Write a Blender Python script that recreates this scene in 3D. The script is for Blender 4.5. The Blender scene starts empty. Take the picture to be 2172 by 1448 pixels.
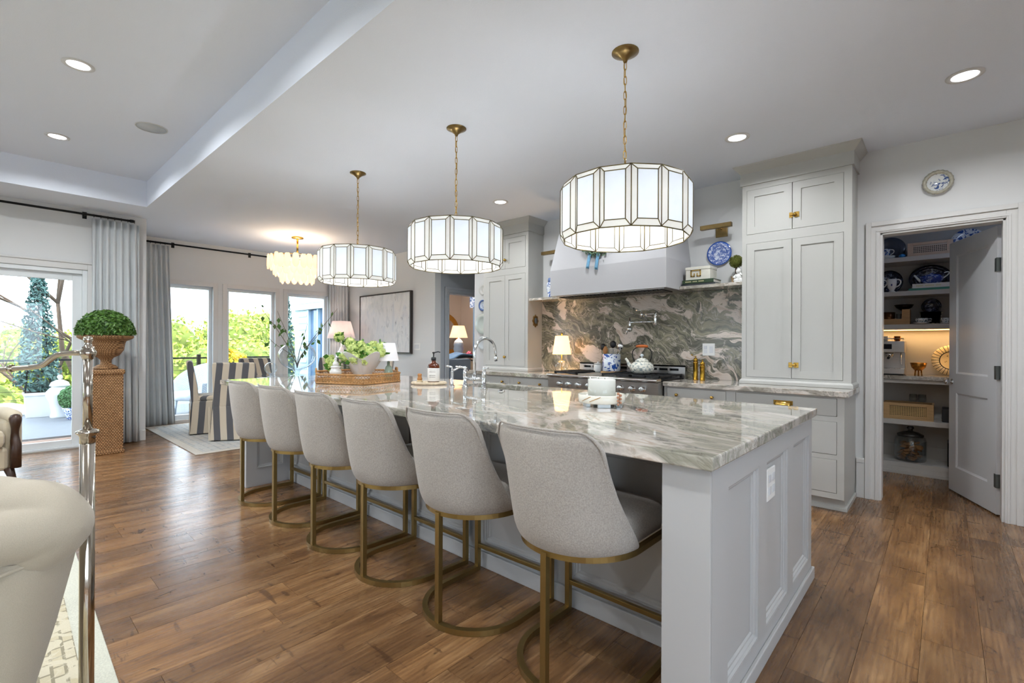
import bpy, bmesh, math, random
from mathutils import Vector, Matrix
from math import sin, cos, pi, radians, sqrt
random.seed(7)
S = bpy.context.scene
C = S.collection
# ------------------------------------------------------------------ camera, sky, sun, exposure
cam_d = bpy.data.cameras.new('camera'); cam = bpy.data.objects.new('camera', cam_d); C.objects.link(cam)
cam_d.sensor_width = 36.0; cam_d.lens = 36.0 * 1013.9 / 2172.0; cam_d.shift_y = 6.9 / 2172.0
cam_d.clip_start = 0.05; cam_d.clip_end = 200
cam.matrix_world = Matrix.Translation((0, 0, 1.25)) @ Matrix.Rotation(radians(42.18), 4, 'Z') @ Matrix.Rotation(radians(90), 4, 'X') @ Matrix.Rotation(radians(0.271), 4, 'Z')
S.camera = cam
w = bpy.data.worlds.new('sky'); S.world = w; w.use_nodes = True
w.node_tree.nodes['Background'].inputs[0].default_value = (0.72, 0.86, 1.0, 1)
w.node_tree.nodes['Background'].inputs[1].default_value = 4.9
sun_d = bpy.data.lights.new('sun', 'SUN'); sun = bpy.data.objects.new('sun', sun_d); C.objects.link(sun)
sun_d.energy = 3.6; sun_d.angle = radians(1.5); sun_d.color = (1.0, 0.95, 0.84)
sun.rotation_euler = Vector((-0.62, -0.18, -0.76)).to_track_quat('-Z', 'Y').to_euler()
vs = S.view_settings
vs.view_transform = 'Standard'; vs.look = 'None'; vs.gamma = 1.0; vs.exposure = 0.53; vs.use_curve_mapping = False
S.cycles.adaptive_threshold = .13
S.cycles.max_bounces = 7; S.cycles.diffuse_bounces = 4; S.cycles.glossy_bounces = 4
S.cycles.transmission_bounces = 6; S.cycles.transparent_max_bounces = 10
S.cycles.caustics_reflective = False; S.cycles.caustics_refractive = False
S.cycles.sample_clamp_indirect = 6.0
DOWN_W = 10.0       # a recessed downlight
PEND_W = 6.8       # all bulbs of one pendant

# ------------------------------------------------------------------ helpers
ORG = {}
def thing(name, label, cat, loc=(0, 0, 0), rz=0, group=None):
    o = bpy.data.objects.new(name, None); C.objects.link(o)
    o.location = loc; o.rotation_euler = (0, 0, rz); o.empty_display_size = .05
    o['label'] = label; o['category'] = cat
    if group: o['group'] = group
    ORG[o.name] = Vector(loc)
    return o
def tag(o, label, cat, group=None):
    o['label'] = label; o['category'] = cat
    if group: o['group'] = group
    return o
def org_of(p):
    v = Vector((0, 0, 0))
    while p is not None:
        if p.name in ORG: v = v + ORG[p.name]
        p = p.parent
    return v
def copy_tree(o, parent=None):
    c = o.copy(); C.objects.link(c); c.parent = parent
    for ch in list(o.children): copy_tree(ch, c)
    return c
class MB:
    def __init__(s): s.v = []; s.f = []; s.s = []
    def add(s, vs_, fs, smooth=False):
        b = len(s.v); s.v += [tuple(p) for p in vs_]
        for f in fs: s.f.append([i + b for i in f]); s.s.append(smooth)
        return s
    def box(s, x0, x1, y0, y1, z0, z1):
        if x0 > x1: x0, x1 = x1, x0
        if y0 > y1: y0, y1 = y1, y0
        if z0 > z1: z0, z1 = z1, z0
        return s.add([(x0, y0, z0), (x1, y0, z0), (x1, y1, z0), (x0, y1, z0), (x0, y0, z1), (x1, y0, z1), (x1, y1, z1), (x0, y1, z1)],
                     [(3, 2, 1, 0), (4, 5, 6, 7), (0, 1, 5, 4), (1, 2, 6, 5), (2, 3, 7, 6), (3, 0, 4, 7)])
    def loft(s, rings, smooth=True, closed=True, caps=True, cyc=False):
        n = len(rings[0]); vs_ = [p for r in rings for p in r]; fs = []
        m = len(rings)
        for i in range(m if cyc else m - 1):
            for k in range(n if closed else n - 1):
                a = i * n + k; b = i * n + (k + 1) % n; i2 = (i + 1) % m
                fs.append((a, b, i2 * n + (k + 1) % n, i2 * n + k))
        s.add(vs_, fs, smooth)
        if caps and not cyc and closed:
            b = len(s.v) - len(vs_)
            s.f.append([b + k for k in range(n)][::-1]); s.s.append(False)
            s.f.append([b + (m - 1) * n + k for k in range(n)]); s.s.append(False)
        return s
    def tube(s, pts, r, seg=8, cyc=False, sq=False):
        P = [Vector(p) for p in pts]; rings = []; n = len(P); up = None
        for i, p in enumerate(P):
            t = (P[(i + 1) % n] - P[i - 1]) if (cyc or 0 < i < n - 1) else (P[1] - P[0] if i == 0 else P[-1] - P[-2])
            t.normalize()
            if up is None:
                up = Vector((0, 0, 1)) if abs(t.z) < .9 else Vector((1, 0, 0))
            up = (up - t * up.dot(t)); up.normalize(); sd = t.cross(up)
            rr = r[i] if isinstance(r, (list, tuple)) else r
            if sq: offs = [(-1, -1), (1, -1), (1, 1), (-1, 1)]; ring = [p + sd * (a * rr) + up * (b * rr) for a, b in offs]
            else: ring = [p + sd * (cos(2 * pi * k / seg) * rr) + up * (sin(2 * pi * k / seg) * rr) for k in range(seg)]
            rings.append(ring)
        return s.loft(rings, smooth=not sq, cyc=cyc)
    def lathe(s, prof, seg=24, c=(0, 0), z0=0, wob=None, sx=1, sy=1):
        rings = []
        for r, z in prof:
            ring = []
            for k in range(seg):
                a = 2 * pi * k / seg; rr = r * (wob(a, z) if wob else 1)
                ring.append((c[0] + cos(a) * rr * sx, c[1] + sin(a) * rr * sy, z0 + z))
            rings.append(ring)
        ax_ = prof[0][0] < .003 and prof[-1][0] < .003
        if not ax_: rings.append(rings[0])
        return s.loft(rings, caps=ax_)
    def prism(s, poly, z0, z1):
        return s.loft([[(x, y, z0) for x, y in poly], [(x, y, z1) for x, y in poly]], smooth=False)
    def prismX(s, poly, x0, x1):
        return s.loft([[(x0, y, z) for y, z in poly], [(x1, y, z) for y, z in poly]], smooth=False)
    def prismY(s, poly, y0, y1):
        return s.loft([[(x, y0, z) for x, z in poly], [(x, y1, z) for x, z in poly]], smooth=False)
    def ball(s, c, r, seg=16, rn=10, fn=None):
        if not isinstance(r, (tuple, list)): r = (r, r, r)
        rings = []
        for i in range(rn + 1):
            t = pi * (i + .001) / (rn + .002); ring = []
            for k in range(seg):
                a = 2 * pi * k / seg; d = (sin(t) * cos(a), sin(t) * sin(a), -cos(t)); m = fn(*d) if fn else 1
                ring.append((c[0] + d[0] * r[0] * m, c[1] + d[1] * r[1] * m, c[2] + d[2] * r[2] * m))
            rings.append(ring)
        return s.loft(rings)
    def xf(s, M, i0=0):
        for i in range(i0, len(s.v)): s.v[i] = tuple(M @ Vector(s.v[i]))
        return s
    def build(s, name, mat, parent=None, world=True, bevel=0, sub=0, solid=0, kind=None, rec=True):
        me = bpy.data.meshes.new(name)
        off = org_of(parent) if (world and parent is not None) else Vector((0, 0, 0))
        me.from_pydata([(p[0] - off.x, p[1] - off.y, p[2] - off.z) for p in s.v], [], s.f)
        me.polygons.foreach_set('use_smooth', s.s)
        if rec:
            bm = bmesh.new(); bm.from_mesh(me); bmesh.ops.recalc_face_normals(bm, faces=bm.faces[:]); bm.to_mesh(me); bm.free()
        if mat: me.materials.append(mat)
        o = bpy.data.objects.new(name, me); C.objects.link(o)
        if parent is not None: o.parent = parent
        if solid:
            m = o.modifiers.new('solid', 'SOLIDIFY'); m.thickness = solid; m.offset = 0
        if bevel:
            m = o.modifiers.new('bevel', 'BEVEL'); m.width = bevel; m.segments = 2; m.limit_method = 'ANGLE'
        if sub:
            m = o.modifiers.new('sub', 'SUBSURF'); m.levels = sub; m.render_levels = sub
        if kind: o['kind'] = kind
        return o
def struct(o): o['kind'] = 'structure'; return o
def disc_ring(n, r, c=(0, 0), a0=0): return [(c[0] + r * cos(a0 + 2 * pi * k / n), c[1] + r * sin(a0 + 2 * pi * k / n)) for k in range(n)]
def bez(p0, p1, p2, p3, n=12):
    p0, p1, p2, p3 = map(Vector, (p0, p1, p2, p3)); out = []
    for i in range(n + 1):
        t = i / n; u = 1 - t
        out.append(p0 * u ** 3 + p1 * 3 * u * u * t + p2 * 3 * u * t * t + p3 * t ** 3)
    return out

# ------------------------------------------------------------------ materials
def lin(h):
    def f(c): c /= 255.; return c / 12.92 if c <= .04045 else ((c + .055) / 1.055) ** 2.4
    return (f(h[0]), f(h[1]), f(h[2]), 1)
class NT:
    def __init__(s, name):
        s.m = bpy.data.materials.new(name); s.m.use_nodes = True; s.t = s.m.node_tree; s.n = s.t.nodes
        s.b = s.n['Principled BSDF']; s.out = s.n['Material Output']; s._tc = None
    def node(s, typ, **kw):
        nd = s.n.new(typ)
        for k, v in kw.items():
            if k.startswith('i_'):
                key = k[2:]; key = int(key) if key.isdigit() else key.replace('_', ' ')
                inp = nd.inputs[key]
                if hasattr(v, 'is_output') : s.t.links.new(v, inp)
                else: inp.default_value = v
            else: setattr(nd, k, v)
        return nd
    def L(s, a, b): s.t.links.new(a, b)
    def coord(s, kind='Object', scale=(1, 1, 1), rot=(0, 0, 0), loc=(0, 0, 0)):
        if s._tc is None: s._tc = s.node('ShaderNodeTexCoord')
        mp = s.node('ShaderNodeMapping'); s.L(s._tc.outputs[kind], mp.inputs[0])
        mp.inputs['Scale'].default_value = scale; mp.inputs['Rotation'].default_value = rot; mp.inputs['Location'].default_value = loc
        return mp.outputs[0]
    def noise(s, vec, scale, detail=4, rough=.55, dist=0):
        nd = s.node('ShaderNodeTexNoise'); s.L(vec, nd.inputs['Vector']); nd.inputs['Scale'].default_value = scale
        nd.inputs['Detail'].default_value = detail; nd.inputs['Roughness'].default_value = rough; nd.inputs['Distortion'].default_value = dist
        return nd.outputs[0]
    def ramp(s, fac, stops, interp='LINEAR'):
        r = s.node('ShaderNodeValToRGB'); r.color_ramp.interpolation = interp; s.L(fac, r.inputs[0]); e = r.color_ramp.elements
        while len(e) < len(stops): e.new(.5)
        for q, (p, c) in zip(e, stops): q.position = p; q.color = c if len(c) == 4 else (*c, 1)
        return r.outputs[0]
    def mix(s, fac, a, b, mode='MIX'):
        m = s.node('ShaderNodeMix', data_type='RGBA', blend_type=mode)
        for v, i in ((fac, 0), (a, 6), (b, 7)):
            if hasattr(v, 'is_output'): s.L(v, m.inputs[i])
            else: m.inputs[i].default_value = v
        return m.outputs[2]
    def math(s, op, a, b=0.0):
        m = s.node('ShaderNodeMath', operation=op)
        for v, i in ((a, 0), (b, 1)):
            if hasattr(v, 'is_output'): s.L(v, m.inputs[i])
            else: m.inputs[i].default_value = v
        return m.outputs[0]
    def bump(s, h, strength=.3, dist=.01):
        b = s.node('ShaderNodeBump'); s.L(h, b.inputs['Height']); b.inputs['Strength'].default_value = strength; b.inputs['Distance'].default_value = dist
        s.L(b.outputs[0], s.b.inputs['Normal'])
    def set(s, col=None, rough=.5, metal=0, spec=.5, trans=0, coat=0, sheen=0, ior=None):
        if col is not None:
            if hasattr(col, 'is_output'): s.L(col, s.b.inputs['Base Color'])
            else: s.b.inputs['Base Color'].default_value = col
        if hasattr(rough, 'is_output'): s.L(rough, s.b.inputs['Roughness'])
        else: s.b.inputs['Roughness'].default_value = rough
        s.b.inputs['Metallic'].default_value = metal; s.b.inputs['Specular IOR Level'].default_value = spec
        s.b.inputs['Transmission Weight'].default_value = trans; s.b.inputs['Coat Weight'].default_value = coat; s.b.inputs['Sheen Weight'].default_value = sheen
        if ior: s.b.inputs['IOR'].default_value = ior
        return s
MATS = {}
def M(name, rgb, rough=.5, metal=0, var=.06, vs_=6, bump=0, bs=60, spec=.5, emit=0, ecol=None, sheen=0, coat=0, vscale=(1, 1, 1)):
    if name in MATS: return MATS[name]
    t = NT(name); c = lin(rgb); v = t.coord(scale=vscale) if (var > .021 or bump) else None
    if var > .021:
        n = t.noise(v, vs_, 3)
        col = t.ramp(n, [(.3, tuple(x * (1 - var) for x in c[:3])), (.7, tuple(min(1, x * (1 + var)) for x in c[:3]))])
    else: col = c
    t.set(col, rough, metal, spec, coat=coat, sheen=sheen)
    if bump: t.bump(t.noise(v, bs, 2), bump, .004)
    if emit:
        t.b.inputs['Emission Color'].default_value = lin(ecol or rgb); t.b.inputs['Emission Strength'].default_value = emit
    MATS[name] = t.m
    return t.m
def glass_thin(name, tint=(1, 1, 1), fres=4.0, rough=0.0, extra=0.0, k=.75):
    t = NT(name); t.n.remove(t.b)
    tr = t.node('ShaderNodeBsdfTransparent'); tr.inputs[0].default_value = (*tint, 1)
    gl = t.node('ShaderNodeBsdfGlossy'); gl.inputs['Roughness'].default_value = rough
    lw = t.node('ShaderNodeLayerWeight'); lw.inputs[0].default_value = .5
    f = t.math('ADD', t.math('MULTIPLY', t.math('POWER', lw.outputs['Facing'], fres), k), .035 + extra)
    mx = t.node('ShaderNodeMixShader'); t.L(f, mx.inputs[0]); t.L(tr.outputs[0], mx.inputs[1]); t.L(gl.outputs[0], mx.inputs[2])
    t.L(mx.outputs[0], t.out.inputs[0]); return t.m
def shade_mat(name, rgb, emit, trans=.5):
    t = NT(name); t.n.remove(t.b); c = lin(rgb)
    n = t.noise(t.coord(), 9, 3); col = t.ramp(n, [(.3, tuple(x * .93 for x in c[:3])), (.7, c[:3])])
    d = t.node('ShaderNodeBsdfDiffuse'); tl = t.node('ShaderNodeBsdfTranslucent'); t.L(col, d.inputs[0]); t.L(col, tl.inputs[0])
    mx = t.node('ShaderNodeMixShader'); mx.inputs[0].default_value = trans; t.L(d.outputs[0], mx.inputs[1]); t.L(tl.outputs[0], mx.inputs[2])
    e = t.node('ShaderNodeEmission'); t.L(col, e.inputs[0]); e.inputs[1].default_value = emit
    ad = t.node('ShaderNodeAddShader'); t.L(mx.outputs[0], ad.inputs[0]); t.L(e.outputs[0], ad.inputs[1]); t.L(ad.outputs[0], t.out.inputs[0])
    return t.m
def wood_floor():
    t = NT('oak_plank'); oi = t.node('ShaderNodeObjectInfo')
    tc = t.node('ShaderNodeTexCoord')
    off = t.node('ShaderNodeCombineXYZ'); k = t.math('MULTIPLY', oi.outputs['Random'], 37.0)
    t.L(k, off.inputs[0]); t.L(t.math('MULTIPLY', oi.outputs['Random'], 91.0), off.inputs[1])
    ad = t.node('ShaderNodeVectorMath', operation='ADD'); t.L(tc.outputs['Object'], ad.inputs[0]); t.L(off.outputs[0], ad.inputs[1])
    def mp(sc):
        m = t.node('ShaderNodeMapping'); t.L(ad.outputs[0], m.inputs[0]); m.inputs['Scale'].default_value = sc; return m.outputs[0]
    big = t.noise(mp((5.5, 1.1, 1)), 1.6, 4, .55, .6)
    grain = t.noise(mp((55, 2.6, 1)), 1.5, 5, .65, .3)
    wv = t.node('ShaderNodeTexWave', wave_type='BANDS', bands_direction='X'); t.L(mp((7, .9, 1)), wv.inputs[0])
    wv.inputs['Scale'].default_value = 2.2; wv.inputs['Distortion'].default_value = 9; wv.inputs['Detail'].default_value = 3; wv.inputs['Detail Scale'].default_value = .7
    base = t.ramp(big, [(.28, lin((100, 74, 50))), (.5, lin((146, 110, 74))), (.72, lin((180, 144, 104)))])
    c1 = t.mix(t.math('MULTIPLY', wv.outputs[1], .30), base, lin((90, 58, 34)))
    gm = t.ramp(grain, [(.40, (0, 0, 0)), (.62, (1, 1, 1))])
    c2 = t.mix(t.math('MULTIPLY', gm, .45), c1, lin((82, 54, 34)))
    tone = t.ramp(oi.outputs['Random'], [(0, (.58, .56, .56)), (.3, (.90, .87, .84)), (.55, (1.15, 1.1, 1.02)), (.8, (.72, .70, .70)), (1, (1.0, .96, .92))])
    c3 = t.mix(1.0, c2, tone, 'MULTIPLY')
    kn = t.noise(mp((11, 5, 1)), 1.3, 3, .6, 1.2)
    km = t.ramp(kn, [(.635, (0, 0, 0)), (.72, (1, 1, 1))])
    cr = t.noise(mp((4, 22, 1)), 1.0, 4, .6, .5)
    cm = t.ramp(cr, [(.635, (0, 0, 0)), (.675, (1, 1, 1))])
    c4 = t.mix(t.math('MULTIPLY', km, .75), c3, lin((58, 38, 24)))
    c5 = t.mix(t.math('MULTIPLY', cm, .62), c4, lin((62, 40, 26)))
    t.set(c5, t.ramp(grain, [(.3, (.20,) * 3), (.7, (.32,) * 3)]), 0, .5)
    t.bump(grain, .07, .002); return t.m
def stone(name, cols, wsc, wrot, dist, vein, veinc, dark, rough=.05, vlo=.60, vhi=.66, coarse=1.0, thin=.75, coat=.3):
    t = NT(name); v = t.coord(rot=wrot)
    warp = t.node('ShaderNodeTexNoise'); t.L(v, warp.inputs[0]); warp.inputs['Scale'].default_value = 1.1 * coarse; warp.inputs['Detail'].default_value = 3
    sc_ = t.node('ShaderNodeVectorMath', operation='SCALE'); t.L(warp.outputs[1], sc_.inputs[0]); sc_.inputs['Scale'].default_value = dist
    ad = t.node('ShaderNodeVectorMath', operation='ADD'); t.L(v, ad.inputs[0]); t.L(sc_.outputs[0], ad.inputs[1])
    def mp(sc):
        m = t.node('ShaderNodeMapping'); t.L(ad.outputs[0], m.inputs[0]); m.inputs['Scale'].default_value = sc; return m.outputs[0]
    flow = t.noise(mp(wsc), 1.0, 7, .62, .6)
    col = t.ramp(flow, cols)
    fine = t.noise(mp((wsc[0] * 2.4, wsc[1] * 4, wsc[2] * 4)), 1.0, 5, .6, .4)
    fm = t.ramp(fine, [(.42, (0, 0, 0)), (.46, (1, 1, 1)), (.50, (0, 0, 0))])
    col = t.mix(t.math('MULTIPLY', fm, .45), col, dark)
    vn = t.noise(mp(vein), 1.0, 6, .6, 1.0)
    vm = t.ramp(vn, [(vlo, (0, 0, 0)), (vhi, (1, 1, 1))])
    r2 = t.noise(mp((vein[0] * 1.7, vein[1] * 1.7, vein[2] * 1.7)), 1.0, 5, .6, .8)
    rm = t.ramp(r2, [(.478, (0, 0, 0)), (.495, (.9, .9, .9)), (.505, (.9, .9, .9)), (.522, (0, 0, 0))])
    col = t.mix(t.math('MULTIPLY', rm, thin), col, veinc)
    vcol = t.mix(t.math('MULTIPLY', t.ramp(fine, [(.54, (0, 0, 0)), (.60, (1, 1, 1))]), .55), veinc, lin((176, 150, 128)))
    col = t.mix(vm, col, vcol)
    cr = t.noise(mp((vein[0] * 2.3, vein[1] * 3, vein[2] * 3)), 1.2, 6, .65, .9)
    cm = t.ramp(cr, [(.488, (0, 0, 0)), (.497, (1, 1, 1)), (.506, (0, 0, 0))])
    msk = t.ramp(t.noise(v, 1.9, 2), [(.46, (0, 0, 0)), (.6, (1, 1, 1))])
    col = t.mix(t.math('MULTIPLY', t.math('MULTIPLY', cm, msk), .85), col, lin((58, 48, 42)))
    t.set(col, rough, 0, .6 if coat else .35, coat=coat); t.b.inputs['Coat Roughness'].default_value = .03
    return t.m
def stripes(name, period, a, b, axis=0):
    t = NT(name); v = t.coord(); sx = t.node('ShaderNodeSeparateXYZ'); t.L(v, sx.inputs[0])
    fr = t.math('FRACT', t.math('DIVIDE', t.math('ADD', sx.outputs[0], sx.outputs[1]), period)); st = t.math('GREATER_THAN', fr, .5)
    n = t.noise(v, 90, 2); col = t.mix(st, lin(a), lin(b)); t.set(col, .9, sheen=.2); t.bump(n, .25, .003); return t.m
def china(name, blue=(42, 82, 160), white=(226, 232, 240), scale=26, lo=.5, hi=.54, rings=None, rough=.12):
    t = NT(name); v = t.coord(); n = t.noise(v, scale, 3, .6, 1.2)
    f = t.ramp(n, [(lo, (0, 0, 0)), (hi, (1, 1, 1))])
    if rings:
        ln = t.node('ShaderNodeVectorMath', operation='LENGTH'); s_ = t.node('ShaderNodeVectorMath', operation='MULTIPLY')
        t.L(v, s_.inputs[0]); s_.inputs[1].default_value = rings[0]; t.L(s_.outputs[0], ln.inputs[0])
        rr = t.ramp(ln.outputs['Value'], [(p, (c_, c_, c_)) for p, c_ in rings[1]], 'CONSTANT')
        f = t.math('MAXIMUM', t.math('MULTIPLY', f, .85), rr)
    t.set(t.mix(f, lin(white), lin(blue)), rough, coat=.4); return t.m
def weave(name, a, b, sx, sz, rough=.7, bump=.6):
    t = NT(name); v = t.coord()
    sp = t.node('ShaderNodeSeparateXYZ'); t.L(v, sp.inputs[0])
    h = t.math('ADD', sp.outputs[0], sp.outputs[1])
    zz = t.math('MULTIPLY', sp.outputs[2], sz / pi); row = t.math('FLOOR', zz)
    s1 = t.math('ABSOLUTE', t.math('SINE', t.math('ADD', t.math('MULTIPLY', h, sx * .5), t.math('MULTIPLY', row, pi / 2))))
    s2 = t.math('SINE', t.math('MULTIPLY', t.math('FRACT', zz), pi)); p = t.math('MULTIPLY', s1, s2)
    n = t.noise(v, 14, 3); f = t.math('ADD', t.math('MULTIPLY', p, .7), t.math('MULTIPLY', n, .3))
    t.set(t.ramp(f, [(.25, lin(a)), (.75, lin(b))]), rough); t.bump(p, bump, .006); return t.m

wall_m = M('wall_paint', (219, 220, 220), .75, var=.015)
trim_m = M('trim_paint', (214, 213, 211), .42, var=.01)
ceil_m = M('ceiling_paint', (231, 237, 248), .85, var=.015, vs_=3, bump=.25, bs=120)
cab_m = M('cabinet_paint', (183, 183, 179), .42, var=.012)
isl_m = M('island_paint', (184, 184, 184), .40, var=.012)
dark_m = M('dark_gap', (30, 29, 28), .8)
black_m = M('black_metal', (28, 28, 30), .4, .6)
brass_m = M('brass', (202, 164, 86), .22, 1, var=.05)
abrass_m = M('aged_brass', (138, 116, 76), .32, 1, var=.08, vs_=30)
stoolbr_m = M('brushed_gold_frame', (150, 126, 78), .36, .9, var=.05, vs_=20)
chrome_m = M('chrome', (226, 228, 230), .06, 1, var=0)
nickel_m = M('polished_nickel', (196, 188, 176), .12, 1, var=.03)
steel_m = M('brushed_steel', (190, 188, 186), .38, 1, var=.06, vscale=(1, 1, 40))
iron_m = M('cast_iron', (26, 27, 30), .5, .2, bump=.2, bs=90)
white_cer = M('white_ceramic', (232, 232, 230), .15, var=.02, coat=.3)
white_pl = M('white_plastic', (236, 236, 234), .35, var=.01)
linen_m = None
def fabric(name, rgb, amt=.13, sc=260, rough=.92, big=.06):
    t = NT(name); v = t.coord(); c = lin(rgb)[:3]; n = t.noise(v, sc, 2, .6); g = t.noise(v, 5, 2)
    col = t.ramp(n, [(.32, tuple(x * (1 - amt) for x in c)), (.68, tuple(min(1, x * (1 + amt)) for x in c))])
    col = t.mix(1.0, col, t.ramp(g, [(.3, (1 - big,) * 3), (.7, (1, 1, 1))]), 'MULTIPLY')
    t.set(col, rough, sheen=.25); t.bump(n, .35, .003); return t.m
stool_m = fabric('oatmeal_upholstery', (168, 161, 153), .16, 190)
sofa_m = fabric('cream_velvet', (182, 172, 154), .05, 500)
cream_m = fabric('cream_linen', (206, 194, 170), .08, 300)
curt_m = fabric('grey_linen_curtain', (210, 214, 216), .05, 420)
leaf_m = M('box_leaf', (74, 112, 40), .5, var=.35, vs_=40)
leafd_m = M('dark_leaf', (44, 84, 30), .5, var=.3, vs_=30)
moss_m = M('moss_leaf', (98, 104, 34), .8, var=.3, vs_=60)
stone_isl = stone('quartzite_island', [(.29, lin((92, 97, 104))), (.40, lin((152, 149, 138))), (.49, lin((190, 185, 174))), (.58, lin((146, 145, 130))), (.72, lin((200, 194, 184)))],
                  (1.5, 6.5, 6), (0, 0, radians(16)), .42, (.8, 2.0, 2), lin((224, 216, 208)), lin((104, 100, 94)), .04, .52, .60)
stone_bs = stone('quartzite_backsplash', [(.28, lin((60, 60, 56))), (.38, lin((122, 118, 102))), (.45, lin((88, 87, 76))), (.54, lin((154, 148, 126))), (.62, lin((104, 102, 89))), (.76, lin((176, 166, 144)))],
                 (1.5, 1.5, 7.5), (0, radians(-24), 0), .70, (2.3, 2.3, 4.6), lin((216, 202, 190)), lin((62, 60, 52)), .20, .555, .58, 1.6, .5, 0.0)
stone_ct = stone('quartzite_counter', [(.27, lin((112, 112, 112))), (.42, lin((160, 154, 142))), (.52, lin((188, 182, 172))), (.66, lin((138, 132, 122))), (.78, lin((200, 192, 182)))],
                 (3.0, 7, 7), (0, 0, radians(28)), .4, (1.6, 3.0, 3), lin((220, 212, 204)), lin((96, 90, 84)), .06, .56, .62)
plank_m = wood_floor()
pane_m = glass_thin('window_glass')
clear_m = glass_thin('clear_glass', (.96, .98, .985), 2.6, .0, .05, .9)
jar_m = glass_thin('jar_glass', (.98, .99, .99), 4.0, .0, .0, .4)
blue_china = china('blue_white_china')
plate_china = china('blue_plate_china', scale=34, lo=.47, hi=.52)
# ------------------------------------------------------------------ the setting
YW, XL, XD, ZC, ZT, YB, XT = 4.885, -7.651, -8.857, 2.85, 3.15, 1.277, -6.973
# floor: each plank of the visible part is its own piece
fl = MB().box(-8.857, 2.7, -4.3, 6.5, -.10, -.012).build('floor', M('subfloor', (46, 34, 26), .9)); struct(fl)
PWID = .192; plank_meshes = {}
def plank(x, y0, y1):
    ln_ = round((y1 - y0) / .15) * .15
    ln_ = max(.15, y1 - y0 if abs(ln_ - (y1 - y0)) > .001 else ln_); key = round(ln_, 3)
    if key not in plank_meshes:
        o = MB().box(-PWID / 2 + .0006, PWID / 2 - .0006, -ln_ / 2 + .0006, ln_ / 2 - .0006, -.012, 0).build('plank', plank_m)
        plank_meshes[key] = o.data; m = o
    else:
        m = bpy.data.objects.new('plank', plank_meshes[key]); C.objects.link(m)
    m.location = (x, (y0 + y1) / 2, 0); m.parent = fl
nx = 0; rest = MB(); x = 1.56
while x > -8.85:
    top = 6.3 if (-.8 < x < 1.4) else (6.3 if -6.2 < x < -5.1 else 4.8)
    far = x < -7.65
    y = -.15 * random.randint(0, 8) if not far else (1.35 if x < -7.7 else 0)
    ystart = y
    while y < top + .05:
        y2 = min(y + (1.35 if random.random() < .8 else .9), 6.45 if top > 6 else 4.95)
        if y2 - y < .2: break
        plank(x, y, y2); nx += 1; y = y2
    if not far: rest.box(x - PWID / 2 + .0006, x + PWID / 2 - .0006, -4.3, ystart - .0006, -.012, 0)
    x -= PWID
for k in range(6): rest.box(1.66 + k * .18, 1.66 + (k + 1) * .18 - .0012, -4.3, 4.95, -.012, 0)
rest.build('plank_field', plank_m, fl, kind='stuff')

# ceiling: lower kitchen ceiling, dropped beam face, raised tray over the living room
c = MB().box(-9.0, 2.75, YB, 5.0, ZC, 3.4).box(-9.0, XT, -4.35, YB, ZC, 3.4).box(XT, 2.75, -4.35, YB, ZT, 3.4)
struct(c.build('ceiling', ceil_m))

def wall(name, segs, axis, a, b, mat=wall_m):
    m = MB()
    for s0, s1, z0, z1 in segs:
        if axis == 'Y': m.box(s0, s1, a, b, z0, z1)
        else: m.box(a, b, s0, s1, z0, z1)
    return struct(m.build(name, mat))
wall('wall_range', [(-9.0, -6.11, -.1, ZC), (-6.11, -5.18, 2.45, ZC), (-5.18, -.394, -.1, ZC), (-.394, .319, 2.17, ZC), (.319, 2.72, -.1, ZC)], 'Y', YW, YW + .12)
WIN = [(1.73, 2.503), (2.71, 3.481), (3.69, 4.46)]; WZ0, WZ1 = .05, 2.165
wall('wall_dining', [(1.25, 1.73, -.1, ZC), (2.503, 2.71, -.1, ZC), (3.481, 3.69, -.1, ZC), (4.46, YW, -.1, ZC)] + [(a, b, WZ1, ZC) for a, b in WIN] + [(a, b, -.1, WZ0) for a, b in WIN], 'X', XD - .15, XD)
SL0, SL1, SLZ = -1.75, .83, 2.12
wall('wall_living', [(-4.3, SL0, -.1, ZC), (SL1, 1.40, -.1, ZC), (SL0, SL1, SLZ, ZC)], 'X', XL - .15, XL)
wall('wall_return', [(XD, XL - .15, -.1, ZC)], 'Y', 1.28, 1.40)
FILL_RW = [(-5.0, -3.4)]; FILL_SW = [(-2.4, 1.1)]  # openings for the added, unseen rear and side fill windows
wall('wall_rear', [(-8.0, -5.0, -.1, ZT), (-3.4, 2.75, -.1, ZT)] + [(a, b, 2.35, ZT) for a, b in FILL_RW] + [(a, b, -.1, .35) for a, b in FILL_RW], 'Y', -4.35, -4.23)
wall('wall_side', [(-4.3, -2.4, -.1, ZT), (1.1, 6.5, -.1, ZT)] + [(a, b, 2.35, ZT) for a, b in FILL_SW] + [(a, b, -.1, .5) for a, b in FILL_SW], 'X', 2.62, 2.74)
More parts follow.
